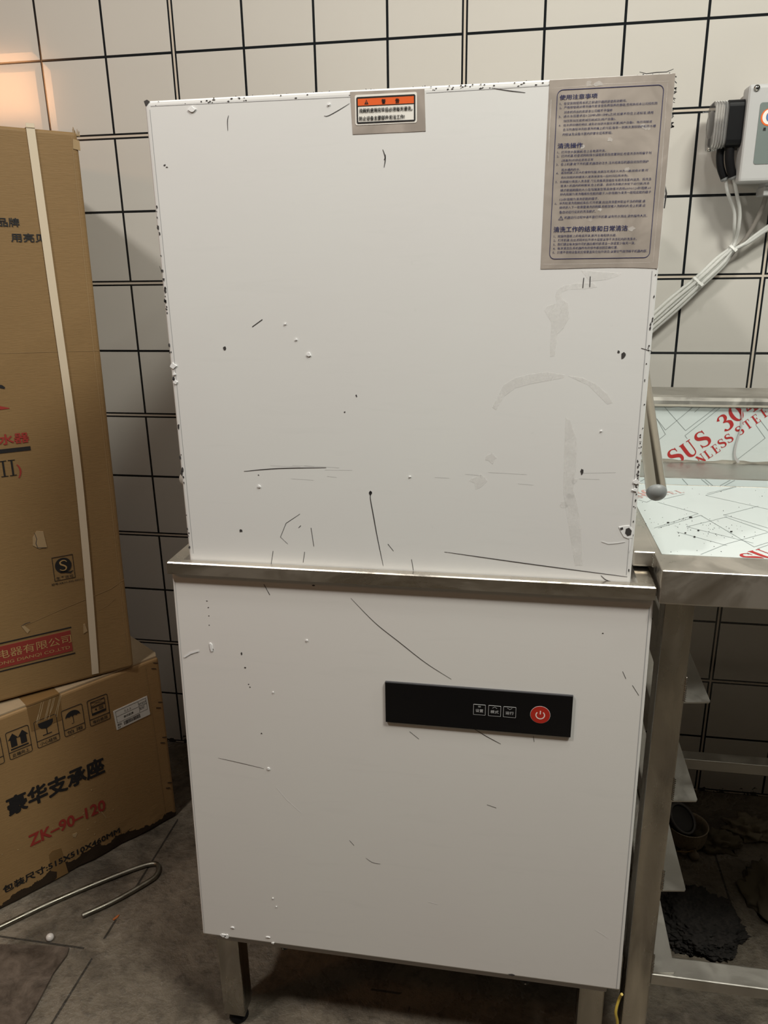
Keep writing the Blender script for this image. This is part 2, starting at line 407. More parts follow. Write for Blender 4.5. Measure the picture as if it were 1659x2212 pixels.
def glyphs(body, bold, res):
    key = (body, bold, res)
    if key in _gc: return _gc[key]
    c = bpy.data.curves.new('lettering', 'FONT'); c.body = body; c.offset = bold; c.resolution_u = res
    o = bpy.data.objects.new('lettering', c); COL.objects.link(o)
    dg = bpy.context.evaluated_depsgraph_get(); dg.update()
    me = bpy.data.meshes.new_from_object(o.evaluated_get(dg))
    xs = [v.co.x for v in me.vertices]; ys = [v.co.y for v in me.vertices]
    x0, x1, y0, y1 = min(xs), max(xs), min(ys), max(ys)
    V = [((v.co.x - x0) / max(x1 - x0, 1e-6), (v.co.y - y0) / max(y1 - y0, 1e-6)) for v in me.vertices]
    F = [list(p.vertices) for p in me.polygons]
    bpy.data.objects.remove(o); bpy.data.curves.remove(c); bpy.data.meshes.remove(me)
    _gc[key] = (V, F); return V, F
def tag(o, label, cat, group=None, kind=None):
    o['label'] = label; o['category'] = cat
    if group: o['group'] = group
    if kind: o['kind'] = kind
    return o
def thing(name, loc, label, cat, group=None):
    o = bpy.data.objects.new(name, None); COL.objects.link(o); o.location = loc; o.empty_display_size = 0.05
    return tag(o, label, cat, group)
def struct(name, mb, mat):
    o = mb.build(name, mat); o['kind'] = 'structure'; return o
def smooth_path(pts, n=6):
    P = [Vector(p) for p in pts]; out = []
    for i in range(len(P) - 1):
        a, b_, c, d = P[max(i - 1, 0)], P[i], P[i + 1], P[min(i + 2, len(P) - 1)]
        for k in range(n):
            t = k / n
            out.append(0.5 * ((2 * b_) + (c - a) * t + (2 * a - 5 * b_ + 4 * c - d) * t * t + (3 * b_ - a - 3 * c + d) * t ** 3))
    out.append(P[-1]); return out
def circle(cx, cy, rx, ry=None, n=28):
    ry = ry or rx
    return [(cx + rx * math.cos(2 * math.pi * k / n), cy + ry * math.sin(2 * math.pi * k / n)) for k in range(n)]
def blob(cx, cy, r, n=10, jit=0.35, st=1.0):
    return [(cx + r * (1 + random.uniform(-jit, jit)) * math.cos(2 * math.pi * k / n), cy + st * r * (1 + random.uniform(-jit, jit)) * math.sin(2 * math.pi * k / n)) for k in range(n)]

# ------------------------------------------------------------------ room shell
X0, X1, Y0, ZC = -2.6, 3.2, -4.2, 2.8
struct('wall_back', MB().box(X0, X1, 0.0, 0.1, 0, ZC), M['tile'])
struct('floor', MB().box(X0, X1, Y0, 0.1, -0.1, 0.0), M['floor'])
struct('ceiling', MB().box(X0, X1, Y0, 0.1, ZC, ZC + 0.1), M['plaster'])
struct('wall_left', MB().box(X0 - 0.1, X0, Y0, 0.1, 0, ZC), M['plaster'])
struct('wall_right', MB().box(X1, X1 + 0.1, Y0, 0.1, 0, ZC), M['dimwall'])
struct('wall_front', MB().box(X0, X1, Y0 - 0.1, Y0, 0, ZC), M['dimwall'])

# ------------------------------------------------------------------ hood dishwasher
dw = thing('hood_dishwasher', (0.586, -0.48, 0.0), 'tall white film-covered commercial dishwasher with black control panel on short steel legs', 'dishwasher')
HY, BY = -0.790, -0.795
HF = Fr((0, HY, 0), (1, 0, 0), (0, 0, 1), (0, -1, 0))
BF = Fr((0, BY, 0), (1, 0, 0), (0, 0, 1), (0, -1, 0))

HSCR = [[(0.3951, 1.4202), (0.3933, 1.415), (0.3928, 1.4045)], [(0.5352, 1.4261), (0.5225, 1.4199), (0.5107, 1.4149), (0.5059, 1.415)], [(0.5715, 1.3786), (0.5742, 1.3699), (0.5727, 1.3603)], [(0.5743, 1.3733), (0.574, 1.3699), (0.5728, 1.3678)], [(0.5508, 0.9816), (0.5488, 0.9735), (0.552, 0.9519), (0.5569, 0.9205), (0.5641, 0.8809)], [(0.5471, 0.9796), (0.5508, 0.9816)], [(0.3822, 1.0033), (0.4281, 1.0084), (0.4926, 1.0115)], [(0.4547, 0.9479), (0.4351, 0.9343), (0.4263, 0.9145), (0.436, 0.9051)], [(0.4065, 1.1866), (0.42, 1.1953)], [(0.4149, 0.8942), (0.4111, 0.8754)], [(0.4584, 0.8951), (0.4557, 0.8797)], [(0.4688, 0.9293), (0.4714, 0.9036)], [(0.6441, 0.9043), (0.7556, 0.893), (0.8721, 0.8824)], [(0.8403, 0.8825), (0.8463, 0.8772), (0.856, 0.874)], [(0.8042, 1.2409), (0.8044, 1.2295)], [(0.7973, 1.2395), (0.7969, 1.2285)], [(0.8654, 1.1623), (0.8773, 1.1587)], [(0.6899, 1.434), (0.7085, 1.4305), (0.7255, 1.428)], [(0.6015, 0.8919), (0.6039, 0.8765)], [(0.5707, 0.9116), (0.5779, 0.9023)], [(0.4551, 0.9319), (0.4518, 0.9286)], [(0.2938, 1.2588), (0.2959, 1.2507)]]
BSCR = [[(0.5205, 0.8341), (0.5524, 0.8003), (0.5835, 0.775), (0.621, 0.7452), (0.6556, 0.7234)], [(0.4005, 0.8472), (0.408, 0.832)], [(0.3109, 0.5625), (0.3458, 0.5574), (0.3811, 0.5516)], [(0.399, 0.5196), (0.4135, 0.5), (0.4339, 0.4802)], [(0.6862, 0.65), (0.7041, 0.6393), (0.7245, 0.6288)], [(0.5308, 0.4104), (0.5412, 0.4033), (0.5532, 0.4024)], [(0.7082, 0.5273), (0.7213, 0.5234)], [(0.5068, 0.4393), (0.5136, 0.4309)], [(0.8759, 0.7532), (0.8807, 0.7429)], [(0.8895, 0.7341), (0.8987, 0.7199)], [(0.7674, 0.6456), (0.769, 0.637)], [(0.5984, 0.6362), (0.6114, 0.6255)], [(0.625, 0.342), (0.639, 0.3397)], [(0.8694, 0.3284), (0.8878, 0.3168)], [(0.5291, 0.8055), (0.5335, 0.8038)]]
STAIN = [[(0.7686, 1.2266), (0.7756, 1.2313), (0.7899, 1.2335), (0.8074, 1.2341), (0.8125, 1.2293), (0.7983, 1.2271), (0.7822, 1.2272), (0.7735, 1.2241), (0.7747, 1.2169), (0.7815, 1.2121), (0.784, 1.196), (0.7781, 1.1846), (0.7719, 1.178), (0.7702, 1.1631), (0.7699, 1.1531), (0.765, 1.1522), (0.7641, 1.1697), (0.7643, 1.1911), (0.7558, 1.2042), (0.7589, 1.209), (0.7693, 1.2122), (0.7673, 1.2202)], [(0.7001, 1.0922), (0.7058, 1.1046), (0.7123, 1.1186), (0.7256, 1.1274), (0.7424, 1.1318), (0.7625, 1.1345), (0.7827, 1.1313), (0.7812, 1.1279), (0.763, 1.1243), (0.7446, 1.1207), (0.7261, 1.1153), (0.7127, 1.1047), (0.7045, 1.0887)], [(0.7861, 1.1305), (0.8028, 1.1281), (0.8181, 1.1214), (0.8321, 1.1097), (0.8386, 1.0995), (0.8329, 1.0977), (0.8223, 1.1079), (0.8099, 1.1197)], [(0.7863, 1.0813), (0.7916, 1.0779), (0.8005, 1.0551), (0.8023, 1.0246), (0.7998, 0.9952), (0.8063, 0.9731), (0.8126, 0.9411), (0.8172, 0.8947), (0.8083, 0.8943), (0.7985, 0.9405), (0.7889, 0.9874), (0.7872, 1.0333)], [(0.7938, 1.2476), (0.8382, 1.2439), (0.8338, 1.2408), (0.8215, 1.2371), (0.8041, 1.2357)]]
# --- the hood: film-covered sheet box with scratches, torn edges and glue marks in its film
mb = MB(); HX0, HX1, HZ1 = 0.2945, 0.8768, 1.4395
mb.mat(0).box(HX0, HX1, HY, -0.17, 0.835, HZ1, 0.0045, 3)
mb.mat(1)
for i, sc in enumerate(HSCR):
    w = 0.0011
    if i == 1: w = 0.0007
    if i == 4: w = 0.0012
    if i == 7: w = 0.0007
    if i in (0, 9, 10, 11, 16, 17, 18, 19, 20, 21): w = 0.0008
    pts = [tuple(p)[:2] for p in smooth_path([(a, b, 0) for a, b in sc], 5)] if len(sc) > 2 and i != 7 else sc
    mb.ribbon(HF, pts, w, 0.0003)
def holes(mb, F, lst):
    for a, b, r, st in lst: mb.poly(F, blob(a, b, r, 9, 0.4, st), 0.0, 0.0003)
holes(mb, HF, [(0.3715, 0.9211, 0.0026, 0.8), (0.8463, 1.1539, 0.0026, 1.9), (0.8409, 1.1580, 0.0013, 1.4), (0.3692, 1.1608, 0.0022, 1.0), (0.5488, 0.9795, 0.0022, 1.4), (0.8091, 1.0151, 0.0016, 2.4), (0.3126, 1.3711, 0.0012, 0.8), (0.3150, 1.3690, 0.0014, 0.5), (0.4016, 0.9990, 0.0010, 0.6), (0.519, 1.0833, 0.001, 0.8), (0.5342, 1.1037, 0.0009, 1.5)])
rnd = random.Random(3)
for _ in range(64):      # chipped film along the right edge
    z = rnd.choice([rnd.uniform(0.885, 1.15), rnd.uniform(0.97, 1.06), rnd.uniform(1.15, 1.43)])
    holes(mb, HF, [(HX1 - rnd.uniform(0.0015, 0.0045), z, rnd.uniform(0.0003, 0.0009), rnd.uniform(0.8, 2.6))])
for _ in range(34):      # and along the left edge
    z = rnd.choice([rnd.uniform(1.20, 1.36), rnd.uniform(0.88, 1.2)])
    holes(mb, HF, [(HX0 + rnd.uniform(0.0010, 0.0040), z, rnd.uniform(0.0005, 0.0016), rnd.uniform(0.8, 2.6))])
for _ in range(55):      # along the top edge
    x = rnd.choice([rnd.uniform(0.30, 0.55), rnd.uniform(0.37, 0.42), rnd.uniform(0.61, 0.75), rnd.uniform(0.62, 0.70)])
    holes(mb, HF, [(x, HZ1 - rnd.uniform(0.0010, 0.0055), rnd.uniform(0.0004, 0.0012), rnd.uniform(0.3, 0.7))])
for _ in range(40):      # ragged film standing above the top edge and off the right corner
    x = rnd.choice([rnd.uniform(0.835, 0.872), rnd.uniform(0.69, 0.76), rnd.uniform(0.53, 0.62), rnd.uniform(0.40, 0.52)])
    mb.ribbon(HF, [(x, HZ1 - 0.002), (x + rnd.uniform(-0.003, 0.003), HZ1 + rnd.uniform(0.000, 0.0012))], rnd.uniform(0.0005, 0.0012), -0.0045)
for _ in range(22):
    z = rnd.uniform(1.388, 1.437)
    mb.ribbon(HF, [(HX1 - 0.001, z), (HX1 + rnd.uniform(0.001, 0.0035), z + rnd.uniform(-0.003, 0.003))], rnd.uniform(0.0007, 0.0016), -0.005)
mb.ribbon(HF, [(0.8410, 1.4425), (0.848, 1.4405), (0.858, 1.4412), (0.868, 1.4412), (0.8745, 1.4435)], 0.0010, -0.0045)
mb.ribbon(HF, [(0.8755, 1.335), (0.8782, 1.325), (0.8775, 1.310)], 0.0018, -0.004)
mb.poly(HF, [(0.2945, 1.4390), (0.2985, 1.4405), (0.3015, 1.4385), (0.2985, 1.4355), (0.2960, 1.4340)], -0.001, 0.0004)
mb.mat(2)                # fold lines of the film near the side and top edges
mb.ribbon(HF, [(HX0 + 0.0062, 1.43), (HX0 + 0.0066, 0.885)], 0.0006, 0.0002, False)
mb.ribbon(HF, [(HX1 - 0.0068, 1.246), (HX1 - 0.0060, 0.885)], 0.0007, 0.0002, False)
mb.ribbon(HF, [(0.302, 1.4335), (0.536, 1.4325)], 0.0005, 0.0002, False)
mb.ribbon(HF, [(0.62, 1.4325), (0.75, 1.4335)], 0.0005, 0.0002, False)
for _ in range(12):      # dusty grey rub marks
    a, b = rnd.uniform(0.40, 0.86), rnd.uniform(0.99, 1.02)
    mb.ribbon(HF, [(a, b), (a + rnd.uniform(0.01, 0.05), b + rnd.uniform(-0.002, 0.002))], 0.00025, 0.0002)
mb.mat(3)                # curled white film chips
for a, b, r in ((0.4762, 1.1539, 0.0028), (0.4016, 0.9839, 0.0022), (0.2985, 1.1387, 0.0040), (0.3000, 1.1183, 0.0030), (0.299, 1.128, 0.0018), (0.4613, 1.1716, 0.0014), (0.512, 1.426, 0.0016), (0.873, 1.005, 0.0040), (0.872, 0.995, 0.003), (0.4486, 1.19, 0.0013), (0.60, 1.003, 0.0010), (0.828, 1.066, 0.0010), (0.352, 1.428, 0.004)):
    mb.poly(HF, blob(a, b, r, 8, 0.45, 0.7), 0.0, 0.0012)
mb.poly(HF, [(0.8570, 0.9475), (0.8630, 0.9490), (0.8690, 0.9500), (0.8745, 0.9440), (0.8740, 0.9340), (0.8690, 0.9330), (0.8640, 0.9350), (0.8605, 0.9405)], 0.0, 0.0006)
mb.poly(HF, [(0.8705, 0.9330), (0.8735, 0.9330), (0.8725, 0.9180), (0.8712, 0.9150)], 0.0, 0.0005)
mb.mat(1).poly(HF, [(0.8655, 0.9455), (0.8690, 0.9472), (0.8725, 0.9435), (0.8720, 0.9380), (0.8680, 0.9365), (0.8650, 0.9400)], 0.0, 0.0009)
mb.poly(HF, [(0.8585, 0.9460), (0.8615, 0.9475), (0.8625, 0.9450), (0.8595, 0.9435)], 0.0, 0.0009); mb.mat(3)
mb.ribbon(HF, [(0.838, 0.928), (0.846, 0.9255), (0.858, 0.927), (0.866, 0.929)], 0.0016, 0.0005)
hood = mb.build('hood', [M['film_white'], M['scratch'], M['seam'], M['torn']], dw)
mb = MB()
for st in STAIN: mb.poly(HF, st, 0.00012, 0.00016)
for a, b, r in ((0.8005, 1.004, 0.004), (0.797, 0.985, 0.004), (0.790, 0.972, 0.005), (0.685, 1.00, 0.008), (0.700, 1.03, 0.006)): mb.poly(HF, blob(a, b, r, 10, 0.5), 0.00012, 0.00018)
glue = mb.build('glue_residue', M['residue'], hood); glue['label'] = 'pale dried glue marks'

# --- warning label on its patch of bare steel
mb = MB()
mb.poly(HF, [(0.5362, 1.4375), (0.6180, 1.4365), (0.6194, 1.3951), (0.538, 1.3950)], 0.0, 0.0004)
warn = mb.build('warning_label', M['bare_steel'], dw); warn['label'] = 'small orange and white warning sticker on bare steel'
mb = MB(); mb.rect(HF, 0.5413, 0.6098, 1.4039, 1.4339, 0.0, 0.0007, 0.002); mb.build('sticker', M['sticker_white'], warn)
mb = MB(); mb.frame(HF, 0.5430, 0.6082, 1.4054, 1.4318, 0.00155, 0.0, 0.0010, 0.0016); mb.build('border', M['ink_black'], warn)
mb = MB(); mb.rect(HF, 0.5444, 0.6068, 1.4231, 1.4300, 0.0, 0.0009, 0.0004); mb.build('orange_band', M['orange'], warn)
mb = MB()
mb.rect(HF, 0.5444, 0.6068, 1.42270, 1.42315, 0.0, 0.0011)
tri = [(0.5520, 1.4244), (0.5564, 1.4244), (0.5542, 1.4290)]
mb.poly(HF, tri, 0.0, 0.0011)
mb.fat(HF, '警', 0.5711, 1.4264, 0.5756, 0.0046, 0.0011, 0.00004, 2)
mb.fat(HF, '告', 0.5862, 1.4264, 0.5908, 0.0048, 0.0011, 0.00004, 2)
mb.fat(HF, '洗碗机使用完毕后必须每天清洗。', 0.5459, 1.4183, 0.6051, 0.0044, 0.0011, 0.00004, 2)
mb.fat(HF, '防止设备主要部件无法工作!', 0.5459, 1.4105, 0.5964, 0.0044, 0.0011, 0.00004, 2)
mb.build('lettering', M['ink_black'], warn)
mb = MB(); mb.rect(HF, 0.55395, 0.55445, 1.4256, 1.4276, 0, 0.0013); mb.rect(HF, 0.55395, 0.55445, 1.4248, 1.4253, 0, 0.0013)
mb.build('exclamation_mark', M['orange'], warn)

# --- operating instructions printed on a bare steel patch
mb = MB()
pts = [(0.7500, 1.4385), (0.8760, 1.4385), (0.8757, 1.2482)] + [(0.8757 - 0.1263 * t, 1.2482 + 0.0012 * t + 0.0026 * math.sin(t * 3.1) * (1 - t)) for t in (0.2, 0.4, 0.6, 0.8)] + [(0.7494, 1.2494)]
mb.poly(HF, pts, 0.0, 0.0004)
inst = mb.build('instruction_plate', M['bare_steel'], dw); inst['label'] = 'bare steel patch printed with blue operating instructions'
mb = MB(); mb.frame(HF, 0.7584, 0.8660, 1.2597, 1.4290, 0.00055, 0.0, 0.0007, 0.006, 6); mb.build('border', M['ink_navy'], inst)
NOTICE=[
 ("使用注意事项",0.7614,1.4217,0.7999,0.0049),
 ("1、在安装和使用本机之前请仔细阅读使用说明书。",0.7618,1.4157,0.8300,0.0027),
 ("2、严格按使用说明书操作是享受免费保养的基础,任何未经本公司授权而",0.7616,1.4119,0.8608,0.0027),
 ("对本机作出的改装本公司概不予保修",0.7666,1.4074,0.8161,0.0027),
 ("3、进水水压要求在0.25MPa到0.5MPa之间,如果不符合上述标准,请用",0.7614,1.4034,0.8573,0.0027),
 ("加压泵加压或用减压阀减压(用户自备)。",0.7665,1.3989,0.8201,0.0027),
 ("4、在水质较硬的地区,请务必加装水软化装置(用户自备)。每月用醋或",0.7617,1.3948,0.8569,0.0027),
 ("去污剂清除冲洗和漂洗喷嘴上的污垢,每年一到两次清除锅炉和热水槽",0.7663,1.3906,0.8610,0.0027),
 ("内壁以及设备水管内的氧化层和积垢。",0.7663,1.3860,0.8177,0.0027),
 ("清洗操作",0.7617,1.3751,0.7877,0.0053),
 ("1、打开供水旋塞阀,合上主电源开关。",0.7617,1.3688,0.8122,0.0028),
 ("2、打开机罩,检查滤网和排水插管是否在放置到位,检查洗涤剂和催干剂",0.7613,1.3650,0.8588,0.0028),
 ("(消毒剂)的供应是否正常",0.7664,1.3604,0.7996,0.0028),
 ("3、合上机罩,按下开机键,机器自动注水,注水结束后机器自动加热锅炉",0.7612,1.3568,0.8566,0.0028),
 ("和水槽内的水。",0.7669,1.3513,0.7867,0.0028),
 ("4、清除碗碟上较大的食物残屑,用高压花洒龙头冲洗一遍(如有必要,可",0.7615,1.3481,0.8569,0.0028),
 ("将比较脏的碗碟放入浸渍池浸泡一段时间后再冲洗)。",0.7669,1.3436,0.8375,0.0028),
 ("5、将碗碟分类放入洗涤筐,刀叉类餐具竖插在专用洗涤筐内送洗。将洗涤",0.7613,1.3394,0.8610,0.0028),
 ("筐滑入机器内的碗筐架,合上机罩。选择洗涤模式并按下运行键(洗涤",0.7668,1.3352,0.8593,0.0028),
 ("模式根据碗碟的大小及残屑类型等具体情况选择60/90/120秒周期,60",0.7668,1.3308,0.8613,0.0029),
 ("秒内周期为清洗略微有些脏的碟子,90秒周期为清洗一般程度脏的碟子",0.7668,1.3267,0.8619,0.0029),
 ("120秒周期为清洗很脏的碟子。",0.7665,1.3216,0.8079,0.0029),
 ("6、冲洗和漂洗周期结束后,打开机罩,拉出洗涤筐并取出干净的碗碟,请",0.7615,1.3177,0.8566,0.0029),
 ("继续装入下一批需要清洗的碗碟,将框架推入洗碗机内,合上机罩,设",0.7667,1.3134,0.8571,0.0029),
 ("备自动运行设定的洗涤模式。",0.7669,1.3087,0.8058,0.0029),
 ("机器运行过程中请不要打开机罩,以免热水溅出,烫伤操作人员。",0.7726,1.3030,0.8600,0.0029),
 ("清洗工作的结束和日常清洁",0.7618,1.2909,0.8404,0.0061),
 ("1、按操作面板上的电源开关,断开主电和供水阀。",0.7622,1.2838,0.8294,0.0030),
 ("2、打开机罩,拉出滤网并拉开排水插管以排干洗涤缸内的洗涤水。",0.7622,1.2796,0.8510,0.0030),
 ("3、我们建议每次操作完机器后都彻底清洁一次或至少每天一次。",0.7621,1.2754,0.8498,0.0030),
 ("4、每次清洁后,将机器所有的部件都放回正确位置。",0.7621,1.2711,0.8318,0.0030),
 ("5、只要不使用设备就应使罩盖处在抬升状态,以便空气自然晾干机器内部。",0.7620,1.2669,0.8631,0.0030),
]

mb = MB()
for body, a0, z, a1, hh in NOTICE:
    big = hh > 0.004
    mb.text(HF, body, a0, z, a1, hh * (0.95 if big else 1.0), 0.0007, 0.0, 2 if big else 1)
    if big:
        for k, dx in enumerate((0.00012, -0.00012)): mb.text(HF, body, a0 + dx, z, a1 + dx, hh * 0.95, 0.00074 + 0.00003 * k, 0.0, 2)
tr_ = [(0.7664, 1.3008), (0.7714, 1.3008), (0.7689, 1.3046)]
for i in range(3): mb.ribbon(HF, [tr_[i], tr_[(i + 1) % 3]], 0.0004, 0.0007, False)
mb.ribbon(HF, [(0.7689, 1.3034), (0.7689, 1.3020)], 0.0004, 0.0007, False)
mb.build('lettering', M['ink_navy'], inst)
mb = MB(); rnd = random.Random(5)
for a, b, r in ((0.788, 1.3735, 0.0026), (0.815, 1.379, 0.0028), (0.851, 1.389, 0.0026), (0.8545, 1.3885, 0.0022), (0.848, 1.391, 0.003), (0.79, 1.4325, 0.004), (0.80, 1.4325, 0.004), (0.835, 1.35, 0.003), (0.80, 1.30, 0.002), (0.845, 1.29, 0.003), (0.81, 1.31, 0.002)):
    mb.poly(HF, blob(a, b, r, 9, 0.5, 0.7), 0.0, 0.0006)
mb.ribbon(HF, [(0.7525, 1.42), (0.7522, 1.39), (0.7524, 1.36)], 0.0010, 0.0006)
mb.ribbon(HF, [(0.754, 1.4305), (0.80, 1.432), (0.87, 1.4318)], 0.0004, 0.0006); mb.ribbon(HF, [(0.869, 1.43), (0.8705, 1.34), (0.870, 1.255)], 0.0005, 0.0006)
mb.ribbon(HF, [(0.752, 1.2545), (0.80, 1.2543), (0.868, 1.2547)], 0.0005, 0.0006)
mb.build('film_scraps', M['residue'], inst)

# --- lower body
mb = MB()
def tbox(mb, x0t, x1t, x0b, x1b, y0, y1, z0, z1):
    b = bmesh.new(); bmesh.ops.create_cube(b, size=1)
    for q in b.verts:
        top = q.co.z > 0; xa, xb = (x0t, x1t) if top else (x0b, x1b)
        q.co = Vector((xa if q.co.x < 0 else xb, y0 if q.co.y < 0 else y1, z1 if top else z0))
    bmesh.ops.bevel(b, geom=b.edges[:], offset=0.0025, segments=2, profile=0.6, affect='EDGES')
    mb.bm(b)
tbox(mb, 0.2715, 0.9030, 0.2600, 0.9080, -0.786, -0.17, 0.2215, 0.859)
mb.build('body', M['film_body'], dw)
mb = MB()
mb.mat(0); tbox(mb, 0.2690, 0.9055, 0.2555, 0.9125, BY, -0.787, 0.2195, 0.8595)
mb.mat(1)
for i, sc in enumerate(BSCR):
    if i in (3, 12, 13, 14): continue
    pts = [tuple(p)[:2] for p in smooth_path([(a, b, 0) for a, b in sc], 5)] if len(sc) > 2 else sc
    mb.ribbon(BF, pts, 0.0010 if i in (0, 1, 4) else 0.0007, 0.0003)
holes(mb, BF, [(0.3165, 0.8174, 0.0011, 0.6), (0.3177, 0.8076, 0.0009, 0.6), (0.3172, 0.7949, 0.0009, 0.6), (0.3166, 0.7806, 0.0008, 0.6), (0.3609, 0.7392, 0.0012, 1.6), (0.3647, 0.7176, 0.0013, 0.8), (0.3676, 0.6912, 0.0009, 0.8), (0.3694, 0.6869, 0.0009, 0.8), (0.3168, 0.7425, 0.0024, 0.9), (0.3815, 0.6117, 0.0012, 0.7), (0.7532, 0.2215, 0.0050, 0.35), (0.47, 0.8495, 0.0020, 0.4), (0.8475, 0.8055, 0.0010, 0.7)])
mb.mat(2)
mb.ribbon(BF, [(0.9010, 0.845), (0.9050, 0.55), (0.9075, 0.222)], 0.0009, 0.0002, False)
mb.ribbon(BF, [(0.2725, 0.845), (0.2640, 0.45), (0.2590, 0.222)], 0.0005, 0.0002, False)
mb.mat(3)
mb.ribbon(BF, [(0.2742, 0.7274), (0.2847, 0.7349), (0.2977, 0.7395)], 0.0028, 0.0010)
for i in (3, 12, 13): mb.ribbon(BF, BSCR[i], 0.0006, 0.0003)
for a, b, r, s_ in ((0.3168, 0.7460, 0.0030, 2.4), (0.4033, 0.6816, 0.001, 1), (0.4568, 0.7671, 0.0012, 1), (0.3882, 0.5524, 0.0022, 0.8), (0.2904, 0.2230, 0.0040, 0.8), (0.2965, 0.2225, 0.0045, 0.8), (0.3086, 0.2421, 0.0028, 0.5), (0.3804, 0.312, 0.001, 1), (0.3848, 0.2962, 0.001, 1), (0.367, 0.232, 0.003, 0.3), (0.375, 0.221, 0.002, 0.6)):
    mb.poly(BF, blob(a, b, r, 8, 0.4, s_), 0.0, 0.0012)
mb.build('front_panel', [M['film_body'], M['scratch'], M['seam'], M['torn']], dw)
mb = MB(); mb.box(0.275, 0.8955, -0.789, -0.18, 0.2055, 0.2225, 0.002)
mb.build('base_frame', M['grey_paint'], dw)
mb = MB(); mb.box(0.287, 0.884, -0.78, -0.18, 0.8555, 0.8585); mb.build('tub_shade_sheet', M['dark_inside'], dw)  # near-black sheet, paints the shade in the gap around the hood

# --- steel rim around the wash tub
mb = MB()
RX0, RX1, RYF, RYB, RZ0, RZ1 = 0.2662, 0.9060, -0.8035, -0.155, 0.8585, 0.8758
o = rrect(RX0, RX1, RYF, RYB, 0.0015, 3); i_ = rrect(RX0 + 0.0205, RX1 - 0.0205, RYF + 0.0118, RYB - 0.015, 0.001, 3)
n = len(o); b_ = 0.0015
oi = rrect(RX0 + b_, RX1 - b_, RYF + b_, RYB - b_, 0.001, 3)
vs = [(x, y, RZ0) for x, y in o] + [(x, y, RZ1 - b_) for x, y in o] + [(x, y, RZ1) for x, y in oi] + [(x, y, RZ1) for x, y in i_] + [(x, y, RZ0) for x, y in i_]
fs = []
for lv in range(5):
    lw = (lv + 1) % 5
    for k in range(n): fs.append([lv * n + k, lv * n + (k + 1) % n, lw * n + (k + 1) % n, lw * n + k])
mb.add(vs, fs)
mb.build('rim', M['rim_steel'], dw)

# --- control panel
mb = MB(); mb.rect(BF, 0.5654, 0.8160, 0.6508, 0.7135, 0.0, 0.0034)
cp = mb.build('control_panel', M['panel_edge'], dw); cp['label'] = 'glossy black control panel'
mb = MB(); mb.rect(BF, 0.5654, 0.8160, 0.6508, 0.7124, 0.0034, 0.0038); mb.build('face_sheet', M['panel_black'], cp)
for body, a0, a1, arrow in (('设置', 0.6861, 0.7024, 0), ('模式', 0.7062, 0.7230, 1), ('运行', 0.7262, 0.7430, 2)):
    mb = MB(); H = 0.0042
    mb.frame(BF, a0, a1, 0.6741, 0.6902, 0.00045, 0.0034, H, 0.0006, 3)
    mb.text(BF, body, a0 + 0.0030, 0.6808, a1 - 0.0030, 0.0048, H, 0.0, 2)
    c = (a0 + a1) / 2
    if arrow == 1: mb.ribbon(BF, [(c - 0.0032, 0.6862), (c, 0.6882), (c + 0.0032, 0.6862)], 0.0005, H, False)
    elif arrow == 2: mb.ribbon(BF, [(c - 0.0032, 0.6882), (c, 0.6862), (c + 0.0032, 0.6882)], 0.0005, H, False)
    else:
        for zz in (0.6862, 0.6871, 0.6880): mb.ribbon(BF, [(c - 0.0018, zz), (c + 0.0018, zz)], 0.0003, H, False)
    mb.build('key', M['panel_print'], cp)
mb = MB()
mb.mat(1).poly(BF, circle(0.7749, 0.6818, 0.0132, n=48), 0.0034, 0.0040)
mb.mat(0).poly(BF, circle(0.7749, 0.6818, 0.0127, n=48), 0.0034, 0.0043)
arc = [(0.7749 + 0.0056 * math.sin(math.radians(a)), 0.6816 + 0.0056 * math.cos(math.radians(a))) for a in range(38, 323, 12)]
mb.mat(2).ribbon(BF, arc, 0.0015, 0.0045, False); mb.rect(BF, 0.7742, 0.7756, 0.6828, 0.6878, 0.004, 0.0045)
pk = mb.build('power_key', [M['power_red'], M['panel_print'], M['power_white']], cp); pk['label'] = 'round red power key'

# --- legs, feet, underside knobs
for x0, y0 in ((0.268, -0.775), (0.857, -0.775), (0.268, -0.225), (0.857, -0.225)):
    mb = MB(); mb.box(x0, x0 + 0.038, y0, y0 + 0.038, 0.024, 0.2065, 0.002)
    lg = mb.build('leg', M['leg_steel'], dw)
    mb = MB(); mb.lathe((x0 + 0.019, y0 + 0.019, 0), [(0, 0), (0.015, 0), (0.017, 0.004), (0.015, 0.012), (0.010, 0.018), (0.010, 0.026)], 20)
    mb.build('foot', M['black'], lg)
for x, z in ((0.3874, 0.1977), (0.7756, 0.1935)):
    mb = MB(); mb.lathe((x, -0.776, z), [(0, -0.004), (0.006, -0.0035), (0.0085, 0.001), (0.0088, 0.006), (0.008, 0.010)], 18)
    mb.mat(1).poly(Fr((x - 0.0008, -0.7845, z), (1, 0, 0), (0, 0, 1), (0, -1, 0)), circle(0, 0.002, 0.0011, n=8), -0.001, 0.0005)
    mb.build('bolt', [M['black'], M['screw']], dw)

